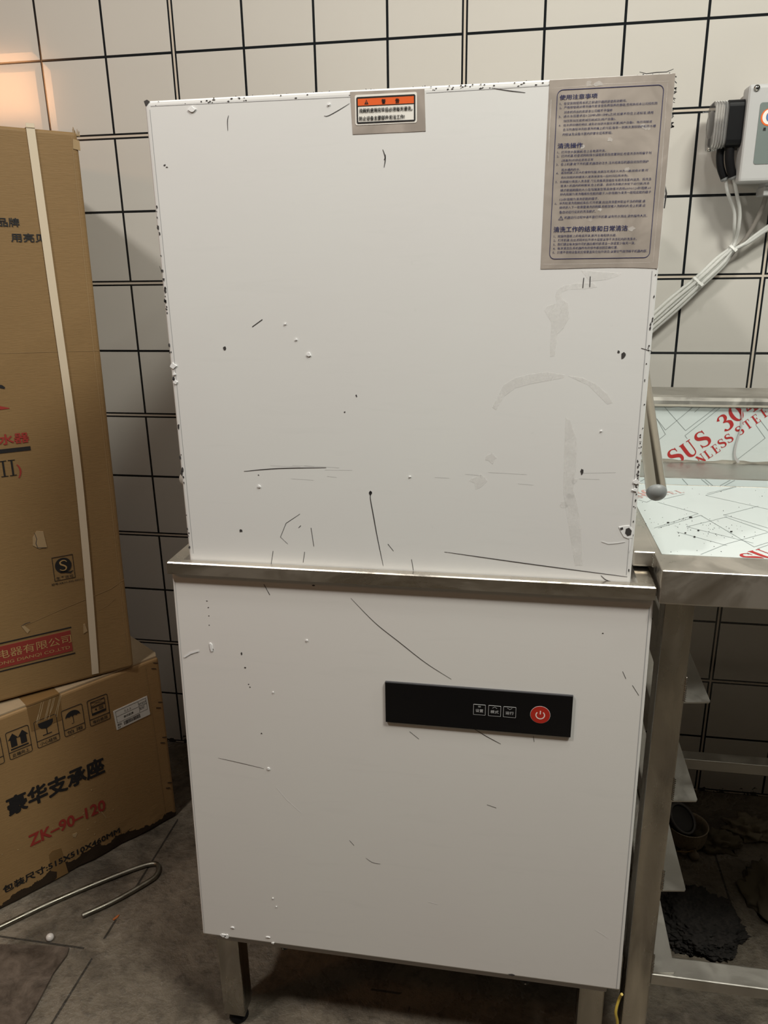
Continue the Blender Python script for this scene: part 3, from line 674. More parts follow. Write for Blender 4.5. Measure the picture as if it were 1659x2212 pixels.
# --- lifting handle arms
for x, capm in ((0.900, 'grey_plastic'), (0.2800, 'white_plastic')):
    p0 = Vector((x, -0.773, 0.989)) if x > 0.5 else Vector((x, -0.738, 0.975)); p1 = Vector((x, -0.45, 1.165)); d = (p1 - p0).normalized()
    mb = MB(); mb.tube([p0, p0 + d * 0.1, p1, p1 + d * 0.05], 0.0121, 28)
    ha = mb.build('handle_arm', M['chrome'], dw)
    mb = MB()
    mb.lathe(p0, [(0.0123, 0.0)] + [(0.0123 * math.cos(math.radians(a)), 0.0105 * math.sin(math.radians(a))) for a in range(0, 91, 10)], 28, -d)
    mb.build('end_cap', M[capm], ha)
    mb = MB()
    xs = 0.8765 if x > 0.5 else 0.2945
    mb.lathe((xs, p1.y, p1.z), [(0, 0), (0.016, 0), (0.016, 0.004), (0.010, 0.006), (0.010, 0.02), (0, 0.02)], 20, (1 if x > 0.5 else -1, 0, 0))
    mb.build('pivot', M['steel'], ha)

# ------------------------------------------------------------------ lower carton
def rot_frame(P, z, yaw, lean):
    y = math.radians(yaw); right = Vector((math.cos(y), math.sin(y), 0)); n = Vector((math.sin(y), -math.cos(y), 0)); up = Vector((0, 0, 1))
    t = math.radians(lean)
    return Fr((P[0], P[1], z), right * math.cos(t) - up * math.sin(t), up * math.cos(t) + right * math.sin(t), n)
def crate(fr, W, D, H, nx, ny, nz, amp, seed, bottom=0.0, bulge=0.0):
    """a cardboard box: a subdivided shell with slightly wandering faces, in frame coordinates (a from -W to 0, b up, h from -D to 0)"""
    b = bmesh.new(); bmesh.ops.create_cube(b, size=1)
    for q in b.verts: q.co = Vector(((q.co.x - 0.5) * W, (q.co.y + 0.5) * H, (q.co.z - 0.5) * D))
    bmesh.ops.bevel(b, geom=b.edges[:], offset=0.006, segments=3, profile=0.5, affect='EDGES')
    long_ = [e for e in b.edges if (e.verts[0].co - e.verts[1].co).length > 0.05]
    bmesh.ops.subdivide_edges(b, edges=long_, cuts=nz, use_grid_fill=True)
    for q in b.verts:
        c = q.co
        d = noise.noise(Vector((c.x * 7 + seed, c.y * 7, c.z * 7))) * amp
        e = noise.noise(Vector((c.x * 24 + seed, c.y * 24, c.z * 24 + 5))) * amp * 0.35
        if bulge:
            c.z += bulge * math.sin(math.pi * min(max(-c.x / W, 0), 1)) * math.sin(math.pi * min(max(c.y / H, 0), 1)) * (1 if c.z > -D / 2 else -1)
        if c.z < -0.02: c.z += d
        c.x += e * (1 if c.x < -0.02 else 0.6)
        c.z += 0.15 * e
        if bottom and c.y < 0.05:
            k = (1 - c.y / 0.05)
            c.z += bottom * k * noise.noise(Vector((c.x * 18, 3.1, c.z * 18))); c.y = max(c.y, 0.0008)
    for q in b.verts: q.co = fr(q.co.x, q.co.y, q.co.z)
    return b
LF = rot_frame((-0.040, -0.283), 0.0, 53.5, 0.0)
LW, LD, LH = 0.510, 0.455, 0.4265
low = thing('cardboard_carton', tuple(LF(-0.25, 0, -0.22)), 'wet-bottomed brown carton on the floor with ZK-90-120 printed in red', 'box', 'stacked cartons left of the dishwasher')
MB().bm(crate(LF, LW, LD, LH, 8, 8, 14, 0.0022, 1.7, 0.006), False).build('carton_shell', M['carton_low'], low)
# lid flap pressed open at the corner
mb = MB(); TF = Fr(LF(0, LH, 0), LF.a, -LF.n, Vector((0, 0, 1)))
mb.poly(TF, [(-0.51, 0.004), (-0.004, 0.004), (0.003, 0.02), (0.002, 0.10), (-0.004, 0.45), (-0.51, 0.45)], 0.0002, 0.0035)
lid = mb.build('lid_flap', M['carton_top'], low); lid['label'] = 'paler top flap'
h = 0.0009
def ink(mb, *a, **k): mb.text(*a, **k)
# black handling symbols
def symbol(nm, sl, sr, draw, word):
    mb = MB(); a0, a1 = -sl, -sr
    mb.frame(LF, a0, a1, 0.3271, 0.3890, 0.0011, 0.0, h, 0.004, 4)
    mb.rect(LF, a0, a1, 0.3420, 0.3430, 0.0, h)
    draw(mb, (a0 + a1) / 2)
    if word: mb.text(LF, word, a0 + 0.006, 0.3345, a1 - 0.006, 0.0085, h, 0.008, 1)
    mb.build('handling_symbol', M['ink_black'], low)
def d_up(mb, c):
    for x in (-0.0095, 0.0095):
        mb.poly(LF, [(c + x - 0.0095, 0.370), (c + x + 0.0095, 0.370), (c + x, 0.3825)], 0, h)
        mb.rect(LF, c + x - 0.0058, c + x + 0.0058, 0.353, 0.3705, 0, h)
    mb.rect(LF, c - 0.0170, c + 0.0170, 0.3468, 0.3495, 0, h)
def d_glass(mb, c):
    mb.poly(LF, [(c - 0.0150, 0.3815), (c - 0.0145, 0.374), (c - 0.010, 0.368), (c, 0.3645), (c + 0.010, 0.368), (c + 0.0145, 0.374), (c + 0.0150, 0.3815)], 0, h)
    mb.rect(LF, c - 0.0009, c + 0.0009, 0.352, 0.366, 0, h); mb.rect(LF, c - 0.0090, c + 0.0090, 0.3508, 0.3522, 0, h)
def d_umb(mb, c):
    top = [(c + 0.0155 * math.cos(math.radians(a)), 0.3675 + 0.0135 * math.sin(math.radians(a))) for a in range(0, 181, 15)]
    bot = [(c - 0.0155 + 0.031 * k / 12, 0.3675 + 0.0022 * abs(math.sin(math.pi * k / 3))) for k in range(1, 12)]
    mb.poly(LF, top + bot, 0, h)
    mb.ribbon(LF, [(c, 0.369), (c, 0.353), (c - 0.001, 0.3515), (c - 0.003, 0.3515), (c - 0.0038, 0.3535)], 0.0011, h, False)
def d_stack(mb, c):
    mb.frame(LF, c - 0.0155, c + 0.0155, 0.3705, 0.3825, 0.0009, 0, h)
    mb.ribbon(LF, [(c - 0.015, 0.3715), (c + 0.015, 0.3815)], 0.0008, h, False); mb.ribbon(LF, [(c - 0.015, 0.3815), (c + 0.015, 0.3715)], 0.0008, h, False)
    mb.frame(LF, c - 0.0155, c + 0.0155, 0.3545, 0.3690, 0.0009, 0, h)
    mb.rect(LF, c - 0.0155, c + 0.0155, 0.3505, 0.3555, 0, h)
    mb.text(LF, '4 层', c - 0.009, 0.3620, c + 0.011, 0.0075, h, 0.01, 1)
symbol('arrows', 0.3352, 0.2906, d_up, '此端向上')
symbol('glass', 0.2806, 0.2347, d_glass, '小心轻放')
symbol('umbrella', 0.2250, 0.1803, d_umb, '怕 雨')
symbol('stack', 0.1704, 0.1253, d_stack, '堆码极限')
symbol('blank', 0.3900, 0.3447, lambda mb, c: None, '')
mb = MB()
mb.fat(LF, '豪华支承座', -0.3572, 0.2255, -0.1534, 0.0440, h, 0.0016)
mb.build('title_lettering', M['ink_black'], low)
mb = MB(); mb.fat(LF, '包装尺寸:515X510X460MM', -0.3942, 0.0440, -0.1404, 0.0185, h, 0.0006, 2)
mb.build('size_lettering', M['ink_black'], low)
mb = MB(); mb.fat(LF, 'ZK–90–120', -0.3292, 0.1268, -0.1640, 0.0285, h, 0.0010); mb.build('red_lettering', M['ink_red'], low)
# packing tape folded over the top edge, and a worn tape stub at the bottom
mb = MB()
mb.mat(0).poly(LF, [(-0.2876, LH - 0.002), (-0.2216, LH - 0.001), (-0.2243, 0.3699), (-0.2866, 0.3705)], 0.0, 0.0007)
mb.poly(TF, [(-0.2876, 0.0), (-0.2216, 0.0), (-0.2216, 0.20), (-0.2876, 0.20)], 0.0, 0.0038)
mb.mat(1); rnd = random.Random(11)
for k in range(9):
    a = -0.275 + rnd.uniform(0, 0.045); mb.ribbon(LF, [(a + 0.012, LH - 0.001), (a + 0.004, 0.405), (a - 0.004, 0.392 - rnd.uniform(0, 0.012))], 0.0008, 0.0011)
mb.build('packing_tape', [M['tape'], M['tape_glint']], low)
mb = MB(); mb.poly(LF, [(-0.2960, 0.072), (-0.288, 0.0775), (-0.2700, 0.0735), (-0.2640, 0.004), (-0.2990, 0.004)], 0.0, 0.0007); mb.build('packing_tape', M['tape'], low)
# shipping label
mb = MB(); LR = math.radians(2.6)
SF = Fr(LF(-0.1157, 0.2932), (LF.a * math.cos(LR) + LF.b * math.sin(LR)), (LF.b * math.cos(LR) - LF.a * math.sin(LR)), LF.n)
mb.rect(SF, 0, 0.0800, 0, 0.0482, 0.0, 0.0011, 0.001)
sl = mb.build('shipping_label', M['paper'], low); sl['label'] = 'white shipping sticker'
mb = MB(); q = 0.0014
mb.frame(SF, 0.004, 0.076, 0.016, 0.045, 0.0005, 0, q); mb.rect(SF, 0.004, 0.076, 0.0350, 0.0354, 0, q) if False else None
mb.rect(SF, 0.004, 0.057, 0.0315, 0.0319, 0, q); mb.rect(SF, 0.057, 0.0575, 0.016, 0.045, 0, q); mb.rect(SF, 0.057, 0.076, 0.0385, 0.0389, 0, q)
mb.text(SF, '32322', 0.0585, 0.0340, 0.0755, 0.0070, q, 0.0, 1); mb.text(SF, 'R547', 0.0585, 0.0255, 0.0700, 0.0075, q, 0.0, 1)
mb.text(SF, '泰讯航南', 0.0200, 0.0240, 0.0430, 0.0060, q, 0.01, 1)
mb.text(SF, '数码', 0.0035, 0.0105, 0.0130, 0.0055, q, 0.01, 1); mb.text(SF, '编号', 0.0035, 0.0040, 0.0100, 0.0040, q, 0.01, 1)
for k in range(3): mb.rect(SF, 0.023 + k * 0.006, 0.0275 + k * 0.006, 0.0355, 0.0358, 0, q); mb.rect(SF, 0.024 + k * 0.006, 0.0265 + k * 0.006, 0.0385, 0.0388, 0, q); mb.rect(SF, 0.0253 + k * 0.006, 0.0257 + k * 0.006, 0.0355, 0.0395, 0, q)
x = 0.018; rnd = random.Random(2)
while x < 0.056:
    w = rnd.choice([0.0005, 0.0008, 0.0013]); mb.rect(SF, x, x + w, 0.0045, 0.0135, 0, q); x += w + rnd.choice([0.0006, 0.001])
mb.build('label_print', M['ink_black'], sl)
# staples down the glued corner
for z in (0.4096, 0.3099, 0.2176, 0.0939):
    for dz, da in ((0.006, 0.003), (-0.006, -0.003)):
        mb = MB(); c = -0.0115 + da
        mb.tube([LF(c - 0.0050, z + dz + 0.0022, 0.0006), LF(c + 0.0050, z + dz - 0.0022, 0.0006)], 0.0009, 6); mb.build('staple', M['staple'], low)
mb = MB()
mb.ribbon(LF, [(-0.0333, LH - 0.01), (-0.031, 0.25), (-0.029, 0.03)], 0.0012, 0.0006, False)
mb.build('glue_seam', M['crease'], low)
mb = MB(); rnd = random.Random(21)
for _ in range(22): mb.poly(LF, blob(-rnd.uniform(0.14, 0.45), rnd.uniform(0.03, 0.13) if rnd.random() < 0.7 else rnd.uniform(0.15, 0.36), rnd.uniform(0.0006, 0.0013), 7, 0.5), 0.0, 0.0007)
mb.poly(LF, blob(-0.238, 0.088, 0.0055, 12, 0.5), 0.0, 0.0008); mb.poly(LF, [(-0.178, 0.118), (-0.176, 0.119), (-0.165, 0.090), (-0.1665, 0.090)], 0, 0.0008)
mb.build('scuffs', M['torn_card'], low)['kind'] = 'stuff'

# ------------------------------------------------------------------ upper carton
UF = rot_frame((-0.070, -0.338), 0.4310, 43.0, 1.1)
UW, UD, UH = 0.420, 0.425, 1.0535
up_ = thing('cardboard_carton', tuple(UF(-0.21, 0, -0.21)), 'tall brown carton with cream strap and red band, standing on the lower carton', 'box', 'stacked cartons left of the dishwasher')
MB().bm(crate(UF, UW, UD, UH, 8, 8, 16, 0.0020, 9.3, 0.0, 0.0), False).build('carton_shell', M['carton_up'], up_)
h = 0.0009
mb = MB()
mb.fat(UF, '品牌', -0.1490, 0.9005, -0.1141, 0.0150, h, 0.0004, 2)
mb.build('slogan_lettering', M['ink_black'], up_)
mb = MB(); mb.fat(UF, '用亮见', -0.1312, 0.8756, -0.0730, 0.0150, h, 0.0004, 2)
mb.build('slogan_lettering', M['ink_black'], up_)
mb = MB(); mb.ribbon(UF, [(-0.192, 0.622), (-0.186, 0.6215), (-0.180, 0.620), (-0.175, 0.617)], [0.003, 0.006, 0.006, 0.003], h)
mb.build('brush_stroke', M['ink_black'], up_)
mb = MB(); mb.rect(UF, -0.330, -0.1460, 0.4985, 0.5060, 0, h)
mb.build('printed_rule', M['ink_black'], up_)
mb = MB()
for c in (-0.1965, -0.1818):
    mb.rect(UF, c - 0.0016, c + 0.0016, 0.4545, 0.4840, 0, h); mb.rect(UF, c - 0.0060, c + 0.0060, 0.4540, 0.4552, 0, h); mb.rect(UF, c - 0.0060, c + 0.0060, 0.4830, 0.4842, 0, h)
mb.build('numeral_lettering', M['ink_black'], up_)
for a1, z0 in ((-0.1163, 0.1238), (-0.1151, 0.0650)):
    mb = MB(); mb.rect(UF, -0.395, a1, z0, z0 + 0.0022, 0, h); mb.build('printed_rule', M['ink_black'], up_)
mb = MB()
mb.fat(UF, '水器', -0.1985, 0.5235, -0.1462, 0.0200, h, 0.0006, 2)
mb.build('red_lettering', M['ink_red'], up_)
mb = MB(); mb.text(UF, ')', -0.1745, 0.4614, -0.1670, 0.0260, h, 0.012, 3)
mb.build('red_lettering', M['ink_red'], up_)
mb = MB(); mb.ribbon(UF, [(-0.215, 0.590), (-0.200, 0.5860), (-0.186, 0.5818), (-0.172, 0.5800)], [0.006, 0.009, 0.006, 0.001], h)
mb.build('brush_stroke', M['ink_red'], up_)
mb = MB(); mb.mat(0).rect(UF, -0.395, -0.1190, 0.0725, 0.1184, 0, h)
mb.mat(1)
mb.text(UF, '电器有限公司', -0.2555, 0.1015, -0.1193, 0.0185, h + 0.0004, 0.0, 2)
mb.text(UF, 'ONG DIANQI CO.,LTD', -0.2590, 0.0820, -0.1235, 0.0078, h + 0.0004, 0.0, 2)
bnd = mb.build('printed_band', [M['band_red'], M['ink_gold']], up_); bnd['label'] = 'red band with company lettering'
# production-licence mark: S over a black disc with a Q tail, in a square frame
mb = MB()
mb.mat(0).frame(UF, -0.1355, -0.0960, 0.2300, 0.2800, 0.0009, 0, h)
mb.poly(UF, circle(-0.1158, 0.2600, 0.0155, 0.0160, 32), 0, h)
mb.poly(UF, [(-0.124, 0.2455), (-0.1145, 0.2440), (-0.104, 0.2410), (-0.0985, 0.2460), (-0.106, 0.2445), (-0.111, 0.2475), (-0.118, 0.250)], 0, h)
mb.text(UF, '生产许可', -0.1320, 0.2350, -0.0995, 0.0062, h, 0.006, 1)
mb.text(UF, '编号:XK01-302-00011', -0.1420, 0.2240, -0.0830, 0.0052, h, 0.008, 1)
mb.mat(1).ribbon(UF, [tuple(p)[:2] for p in smooth_path([(-0.1085, 0.2665, 0), (-0.1120, 0.2700, 0), (-0.1170, 0.2705, 0), (-0.1215, 0.2675, 0), (-0.1200, 0.2630, 0), (-0.1150, 0.2600, 0), (-0.1110, 0.2560, 0), (-0.1125, 0.2510, 0), (-0.1180, 0.2500, 0), (-0.1235, 0.2530, 0)], 4)], 0.0030, h + 0.0004)
lic = mb.build('licence_mark', [M['ink_black'], M['ink_gold']], up_)
# strap
sp = smooth_path([UF(-0.0772, UH + 0.0004, -0.10), UF(-0.0772, UH + 0.0006, -0.006), UF(-0.0772, UH - 0.0025, 0.0004), UF(-0.0770, UH - 0.014, 0.0016), UF(-0.0730, 0.80, 0.0026), UF(-0.0675, 0.4970, 0.0026), UF(-0.0710, 0.28, 0.0026), UF(-0.0790, 0.060, 0.0022), UF(-0.0812, 0.008, 0.0012)], 8)
mb = MB(); w = 0.0069; vs = []; fs = []
for i, p in enumerate(sp):
    t = (sp[min(i + 1, len(sp) - 1)] - sp[max(i - 1, 0)]).normalized(); s_ = UF.a - t * UF.a.dot(t); s_.normalize(); nn = s_.cross(t).normalized()
    for a, hh in ((-w, 0), (w, 0), (w, 0.0008), (-w, 0.0008)): vs.append(p + s_ * a + (nn if nn.dot(UF.n + UF.b) > 0 else -nn) * hh)
for i in range(len(sp) - 1):
    for k in range(4): fs.append([i * 4 + k, i * 4 + (k + 1) % 4, i * 4 + 4 + (k + 1) % 4, i * 4 + 4 + k])
mb.add(vs, fs); mb.build('strap', M['strap'], up_)
# creases, torn patches, crushed corner
for pts, w in (([(-0.205, 0.150), (-0.13, 0.1685), (-0.085, 0.178), (-0.03, 0.190), (0.0, 0.2055)], 0.0016), ([(-0.060, 0.148), (-0.040, 0.155), (-0.022, 0.168)], 0.0012), ([(-0.20, 0.6795), (-0.10, 0.6775), (-0.003, 0.6745)], 0.0010), ([(-0.0105, 1.045), (-0.0125, 0.7), (-0.011, 0.4), (-0.0115, 0.02)], 0.0014)):
    mb = MB(); mb.ribbon(UF, pts, w, 0.0006); mb.build('crease', M['crease'], up_)
for pts in ([(-0.1660, 0.3120), (-0.1640, 0.3280), (-0.1560, 0.3400), (-0.1440, 0.3370), (-0.1425, 0.3180), (-0.1410, 0.3040), (-0.1560, 0.3035)], [(-0.2072, 0.1511), (-0.2010, 0.1500), (-0.1930, 0.1390), (-0.1985, 0.1330)], [(-0.0925, 0.1250), (-0.0890, 0.1260), (-0.0860, 0.1080), (-0.0945, 0.1045)]):
    mb = MB(); mb.poly(UF, pts, 0.0, 0.0012); mb.build('torn_patch', M['torn_card'], up_)
mb = MB()
for k in range(7): mb.poly(UF, [(-0.008 + 0.002 * k, UH - 0.006), (-0.006 + 0.002 * k, UH - 0.005), (-0.006 + 0.002 * k + random.uniform(-0.004, 0.003), UH + random.uniform(0.003, 0.009))], -0.003 - 0.001 * k, -0.001 - 0.001 * k)
mb.poly(UF, [(-0.010, 1.026), (0.002, 1.024), (0.002, 1.040), (-0.009, 1.042)], -0.002, 0.0012)
mb.build('crushed_corner', M['torn_card'], up_)
for pts, w in (([(-0.1600, 0.3370), (-0.1575, 0.3240), (-0.1600, 0.3150), (-0.1580, 0.3060), (-0.1500, 0.3045), (-0.1420, 0.3035)], 0.0014), ([(-0.2072, 0.1515), (-0.1990, 0.1550), (-0.1900, 0.1560)], 0.0014)):
    mb = MB(); mb.ribbon(UF, pts, w, 0.0014); mb.build('tear_line', M['scratch'], up_)

# ------------------------------------------------------------------ stainless worktable
tb = thing('steel_worktable', (1.33, -0.5, 0.0), 'stainless steel worktable with film-covered top and open slide rack, right of the dishwasher', 'table')
TX1 = 1.78
mb = MB()
mb.box(0.9095, TX1, -0.807, -0.19, 0.8555, 0.9000, 0.0022, 3)
mb.build('tabletop', M['table_steel'], tb)
mb = MB(); mb.box(0.8835, 0.9120, -0.746, -0.42, 0.8795, 0.9003, 0.003, 3)
fl = mb.build('side_flange', M['table_steel'], tb)
mb = MB()
for k in range(11): mb.lathe((0.9090 + random.uniform(-0.0008, 0.0008), -0.7475, 0.881 + k * 0.0018), [(0, -0.0012), (0.0016, 0), (0, 0.0012)], 8)
mb.build('weld_bead', M['steel'], fl)
mb = MB()    # raised back ledge and splashback
mb.box(0.90, TX1, -0.424, -0.19, 0.8990, 0.9140, 0.002, 2); mb.build('back_ledge', M['slide_steel'], tb)
mb = MB(); prof = [(-0.318, 0.914), (-0.318, 1.012), (-0.326, 1.014), (-0.329, 1.018), (-0.328, 1.024), (-0.322, 1.029), (-0.312, 1.031), (-0.222, 1.031), (-0.218, 1.027), (-0.218, 0.914)]
n = len(prof); vs = [(0.90, y, z) for y, z in prof] + [(TX1, y, z) for y, z in prof]
mb.add(vs, [[i, (i + 1) % n, n + (i + 1) % n, n + i][::-1] for i in range(n)] + [list(range(n)), list(range(2 * n - 1, n - 1, -1))]); mb.build('splashback', M['slide_steel'], tb)
# protective film on the top, on the ledge drop and on the splashback
SPF = Fr((0, -0.3185, 0), (1, 0, 0), (0, 0, 1), (0, -1, 0)); TPF = Fr((0, 0, 0.9002), (1, 0, 0), (0, 1, 0), (0, 0, 1))
SPL = [[(0.9728, 1.0193), (1.0191, 0.9705)], [(1.0191, 0.9705), (1.0662, 1.0131)], [(1.0358, 1.0202), (0.9856, 0.9709)], [(0.9856, 0.9709), (0.9691, 0.9906)], [(1.019, 0.9615), (1.0237, 0.956)], [(1.019, 0.9615), (1.0724, 1.0121)], [(0.9691, 0.9906), (0.9863, 0.9631)], [(0.9863, 0.9631), (0.9766, 0.9538)], [(1.1327, 0.9827), (1.1507, 0.9601)], [(1.1507, 0.9601), (1.1077, 0.9188)], [(1.0304, 1.0027), (1.0396, 1.0127), (1.1125, 1.016)]]
TPL = [[(1.0266, -0.4803), (1.0871, -0.423)], [(1.0266, -0.4803), (1.1015, -0.5428)], [(1.0308, -0.4694), (1.0802, -0.4275)], [(0.9586, -0.5089), (0.9952, -0.4772)], [(0.9474, -0.5269), (0.9962, -0.5771)], [(0.9962, -0.5771), (0.9233, -0.6513)], [(0.9982, -0.5845), (0.9285, -0.6506)], [(0.9982, -0.5845), (1.0383, -0.7115)], [(1.0324, -0.5785), (1.092, -0.5285)], [(1.0324, -0.5785), (1.0771, -0.6317)], [(1.0339, -0.5871), (0.9687, -0.6401)], [(0.9687, -0.6401), (1.0413, -0.6969)], [(1.0719, -0.6507), (1.007, -0.7037)], [(1.007, -0.7037), (0.9652, -0.7484)], [(0.9512, -0.6636), (1.0054, -0.7111)], [(1.0383, -0.7115), (1.0605, -0.692)], [(1.0404, -0.7181), (1.0578, -0.7019)], [(0.92, -0.517), (0.9305, -0.5289)], [(0.9305, -0.5289), (0.9448, -0.5073)], [(1.0303, -0.5875), (1.0726, -0.648)]]
mb = MB(); mb.poly(TPF, [(0.9175, -0.752), (TX1 - 0.01, -0.756), (TX1 - 0.01, -0.4255), (0.9105, -0.4255)], 0.0, 0.0006)
mb.mat(1)
for s_ in TPL: mb.ribbon(TPF, s_, 0.0009, 0.0009, False)
for dx in (0.17, 0.36, 0.55):
    for s_ in TPL[5:16]: mb.ribbon(TPF, [(a + dx, b) for a, b in s_], 0.0009, 0.0009, False)
tf = mb.build('top_film', [M['film_blue'], M['film_line']], tb); tf['label'] = 'pale blue protective film with diamond lines'
mb = MB(); mb.poly(Fr((0, -0.4242, 0), (1, 0, 0), (0, 0, 1), (0, -1, 0)), [(0.905, 0.9015), (TX1 - 0.01, 0.9015), (TX1 - 0.01, 0.9125), (0.905, 0.9125)], 0, 0.0005)
mb.mat(1); LFm = Fr((0, -0.4248, 0), (1, 0, 0), (0, 0, 1), (0, -1, 0))
for a, b in ((0.945, 0.93), (1.00, 1.01), (1.03, 1.043), (1.036, 1.049), (1.075, 1.06), (1.082, 1.067), (1.2, 1.215), (1.3, 1.29)): mb.ribbon(LFm, [(a, 0.9122), (b, 0.902)], 0.0008, 0.0002, False)
mb.build('ledge_film', [M['film_blue'], M['film_line']], tb)
mb = MB(); rnd = random.Random(4)
bot = [(0.905 + k * 0.012, 0.9165 + rnd.uniform(0, 0.0035)) for k in range(72)]
top = [(0.905 + k * 0.012, 1.0115 - rnd.uniform(0, 0.0012)) for k in range(72)]
mb.poly(SPF, bot + top[::-1], 0.0, 0.0006)
mb.mat(1)
for s_ in SPL: mb.ribbon(SPF, s_, 0.0008, 0.0009, False)
for dx in (0.17, 0.36, 0.55):
    for s_ in SPL[:6]: mb.ribbon(SPF, [(a + dx, b) for a, b in s_], 0.0008, 0.0009, False)
sf = mb.build('splash_film', [M['film_blue'], M['film_line']], tb); sf['label'] = 'torn blue film printed SUS 304 STAINLESS STEEL in red'
# serif lettering drawn with thick and thin strokes
def glyph(ch):
    B = lambda x0, x1, y0, y1: ('p', [(x0, y0), (x1, y0), (x1, y1), (x0, y1)])
    if ch == 'S': return [('s', [(.60, .72), (.585, .84), (.50, .93), (.36, .97), (.20, .92), (.12, .78), (.17, .64), (.33, .55), (.50, .46), (.61, .34), (.60, .16), (.47, .04), (.30, .03), (.15, .10), (.08, .26)], [.02, .05, .05, .055, .10, .15, .17, .18, .18, .17, .14, .08, .055, .05, .02]), B(.575, .615, .70, .97), B(.065, .105, .03, .28)]
    if ch == 'U': return [('s', [(.18, .97), (.18, .35), (.23, .14), (.38, .04), (.55, .10), (.62, .30), (.62, .97)], [.17, .17, .15, .08, .05, .05, .05]), B(.03, .33, .94, .99), B(.50, .74, .94, .99)]
    if ch == '3': return [('s', [(.10, .78), (.18, .92), (.33, .97), (.50, .90), (.52, .74), (.42, .60), (.26, .54)], [.14, .07, .05, .12, .16, .10, .03]), ('s', [(.26, .54), (.46, .50), (.60, .36), (.57, .16), (.42, .04), (.24, .03), (.10, .14)], [.03, .08, .17, .17, .09, .06, .14])]
    if ch == '0': return [('s', [(.34 + .25 * math.sin(math.radians(a)), .5 + .46 * math.cos(math.radians(a))) for a in range(0, 361, 20)], [.045 + .12 * abs(math.sin(math.radians(a))) for a in range(0, 361, 20)])]
    if ch == '4': return [('s', [(.46, .97), (.04, .28)], [.06, .06]), B(.03, .70, .23, .31), B(.38, .55, .0, .99), B(.28, .66, .0, .05)]
    if ch == 'N': return [B(.10, .16, .02, .97), ('s', [(.10, .95), (.66, .03)], [.17, .17]), B(.62, .68, .02, .97), B(.0, .26, .0, .05), B(.52, .78, .94, .99), B(.0, .2, .94, .99)]
    if ch == 'L': return [B(.14, .31, .02, .97), B(.03, .43, .94, .99), B(.03, .66, .0, .05), B(.62, .66, .0, .27)]
    if ch == 'E': return [B(.14, .31, .02, .97), B(.03, .64, .94, .99), B(.03, .66, .0, .05), B(.62, .66, .0, .27), B(.60, .64, .76, .99), B(.3, .50, .48, .53), B(.47, .51, .38, .63)]
    if ch == 'T': return [B(.27, .44, .02, .97), B(.02, .69, .94, .99), B(.02, .06, .72, .99), B(.65, .69, .72, .99), B(.17, .54, .0, .05)]
    if ch == 'A': return [('s', [(.06, .02), (.36, .97)], [.05, .05]), ('s', [(.36, .97), (.66, .02)], [.16, .16]), B(.16, .52, .30, .35), B(-.02, .18, .0, .05), B(.52, .78, .0, .05)]
    if ch == 'I': return [B(.14, .31, .02, .97), B(.03, .42, .94, .99), B(.03, .42, .0, .05)]
    return []
def serif(mb, F, word, c, size, ang, track, hgt, clip=None):
    """letters centred at the listed points"""
    ca, sa = math.cos(ang), math.sin(ang)
    for ch, (cx, cy) in zip(word, c):
        G = MB(); T = Fr((0, 0, 0), (1, 0, 0), (0, 1, 0), (0, 0, 1))
        for pi, (kind, *d) in enumerate(glyph(ch)):
            zz = pi * 0.00003
            if kind == 'p': G.add([T(a, b, zz) for a, b in d[0]], [list(range(len(d[0])))])
            else:
                n_ = len(d[0]); pts = smooth_path([(a, b, 0) for a, b in d[0]], 4)
                ws = []
                for i in range(n_ - 1):
                    for k in range(4): ws.append((d[1][i] * (1 - k / 4) + d[1][i + 1] * k / 4) * 1.22)
                ws.append(d[1][-1]); G.ribbon(T, [(p.x, p.y) for p in pts], ws, zz)
        b = bmesh.new(); vv = [b.verts.new(((v.x - .36) * size, (v.y - .5) * size, v.z)) for v in G.v]
        for f in G.f:
            try: b.faces.new([vv[i] for i in f])
            except ValueError: pass
        for q in b.verts: x, y = q.co.x, q.co.y; q.co = Vector((cx + x * ca - y * sa, cy + x * sa + y * ca, q.co.z))
        if clip:
            for z, nz in ((clip[0], -1), (clip[1], 1)):
                bmesh.ops.bisect_plane(b, geom=b.verts[:] + b.edges[:] + b.faces[:], plane_co=(0, z, 0), plane_no=(0, nz, 0), clear_outer=True)
        for q in b.verts: q.co = F(q.co.x, q.co.y, hgt + q.co.z)
        mb.bm(b)
mb = MB(); A = math.radians(39)
serif(mb, SPF, 'SUS', [(1.0068, 0.9240), (1.0277, 0.9370), (1.0487, 0.9560)], 0.0300, A, 0, 0.0010, (0.917, 1.0112))
serif(mb, SPF, '304', [(1.0825, 0.9861), (1.0989, 1.0028), (1.1188, 1.0180)], 0.0300, A, 0, 0.0010, (0.917, 1.0112))
serif(mb, SPF, 'NLESSSTEEL', [(1.0493, 0.9206), (1.0608, 0.9300), (1.0723, 0.9393), (1.0815, 0.9495), (1.0918, 0.9587), (1.1076, 0.9725), (1.1195, 0.9835), (1.1315, 0.9930), (1.1441, 1.0046), (1.1560, 1.0150)], 0.0162, A, 0, 0.0010, (0.917, 1.0112))
mb.build('film_lettering', M['film_red'], sf)
mb = MB()    # loose strip of film peeling off
pk_ = [(1.1060, 1.0095), (1.1090, 0.985), (1.1065, 0.965), (1.1035, 0.945), (1.1045, 0.928), (1.1120, 0.9165)]
mb.ribbon(SPF, [tuple(p)[:2] for p in smooth_path([(a, b, 0) for a, b in pk_], 5)], [0.0015 + 0.0030 * (k / 25.0) for k in range(26)], 0.0045)
mb.build('peeled_strip', M['grey_paint'], sf)
mb = MB()
serif(mb, TPF, 'SU', [(1.0260, -0.7510), (1.0420, -0.7370)], 0.030, math.radians(35), 0, 0.0010, (-0.7525, -0.43))
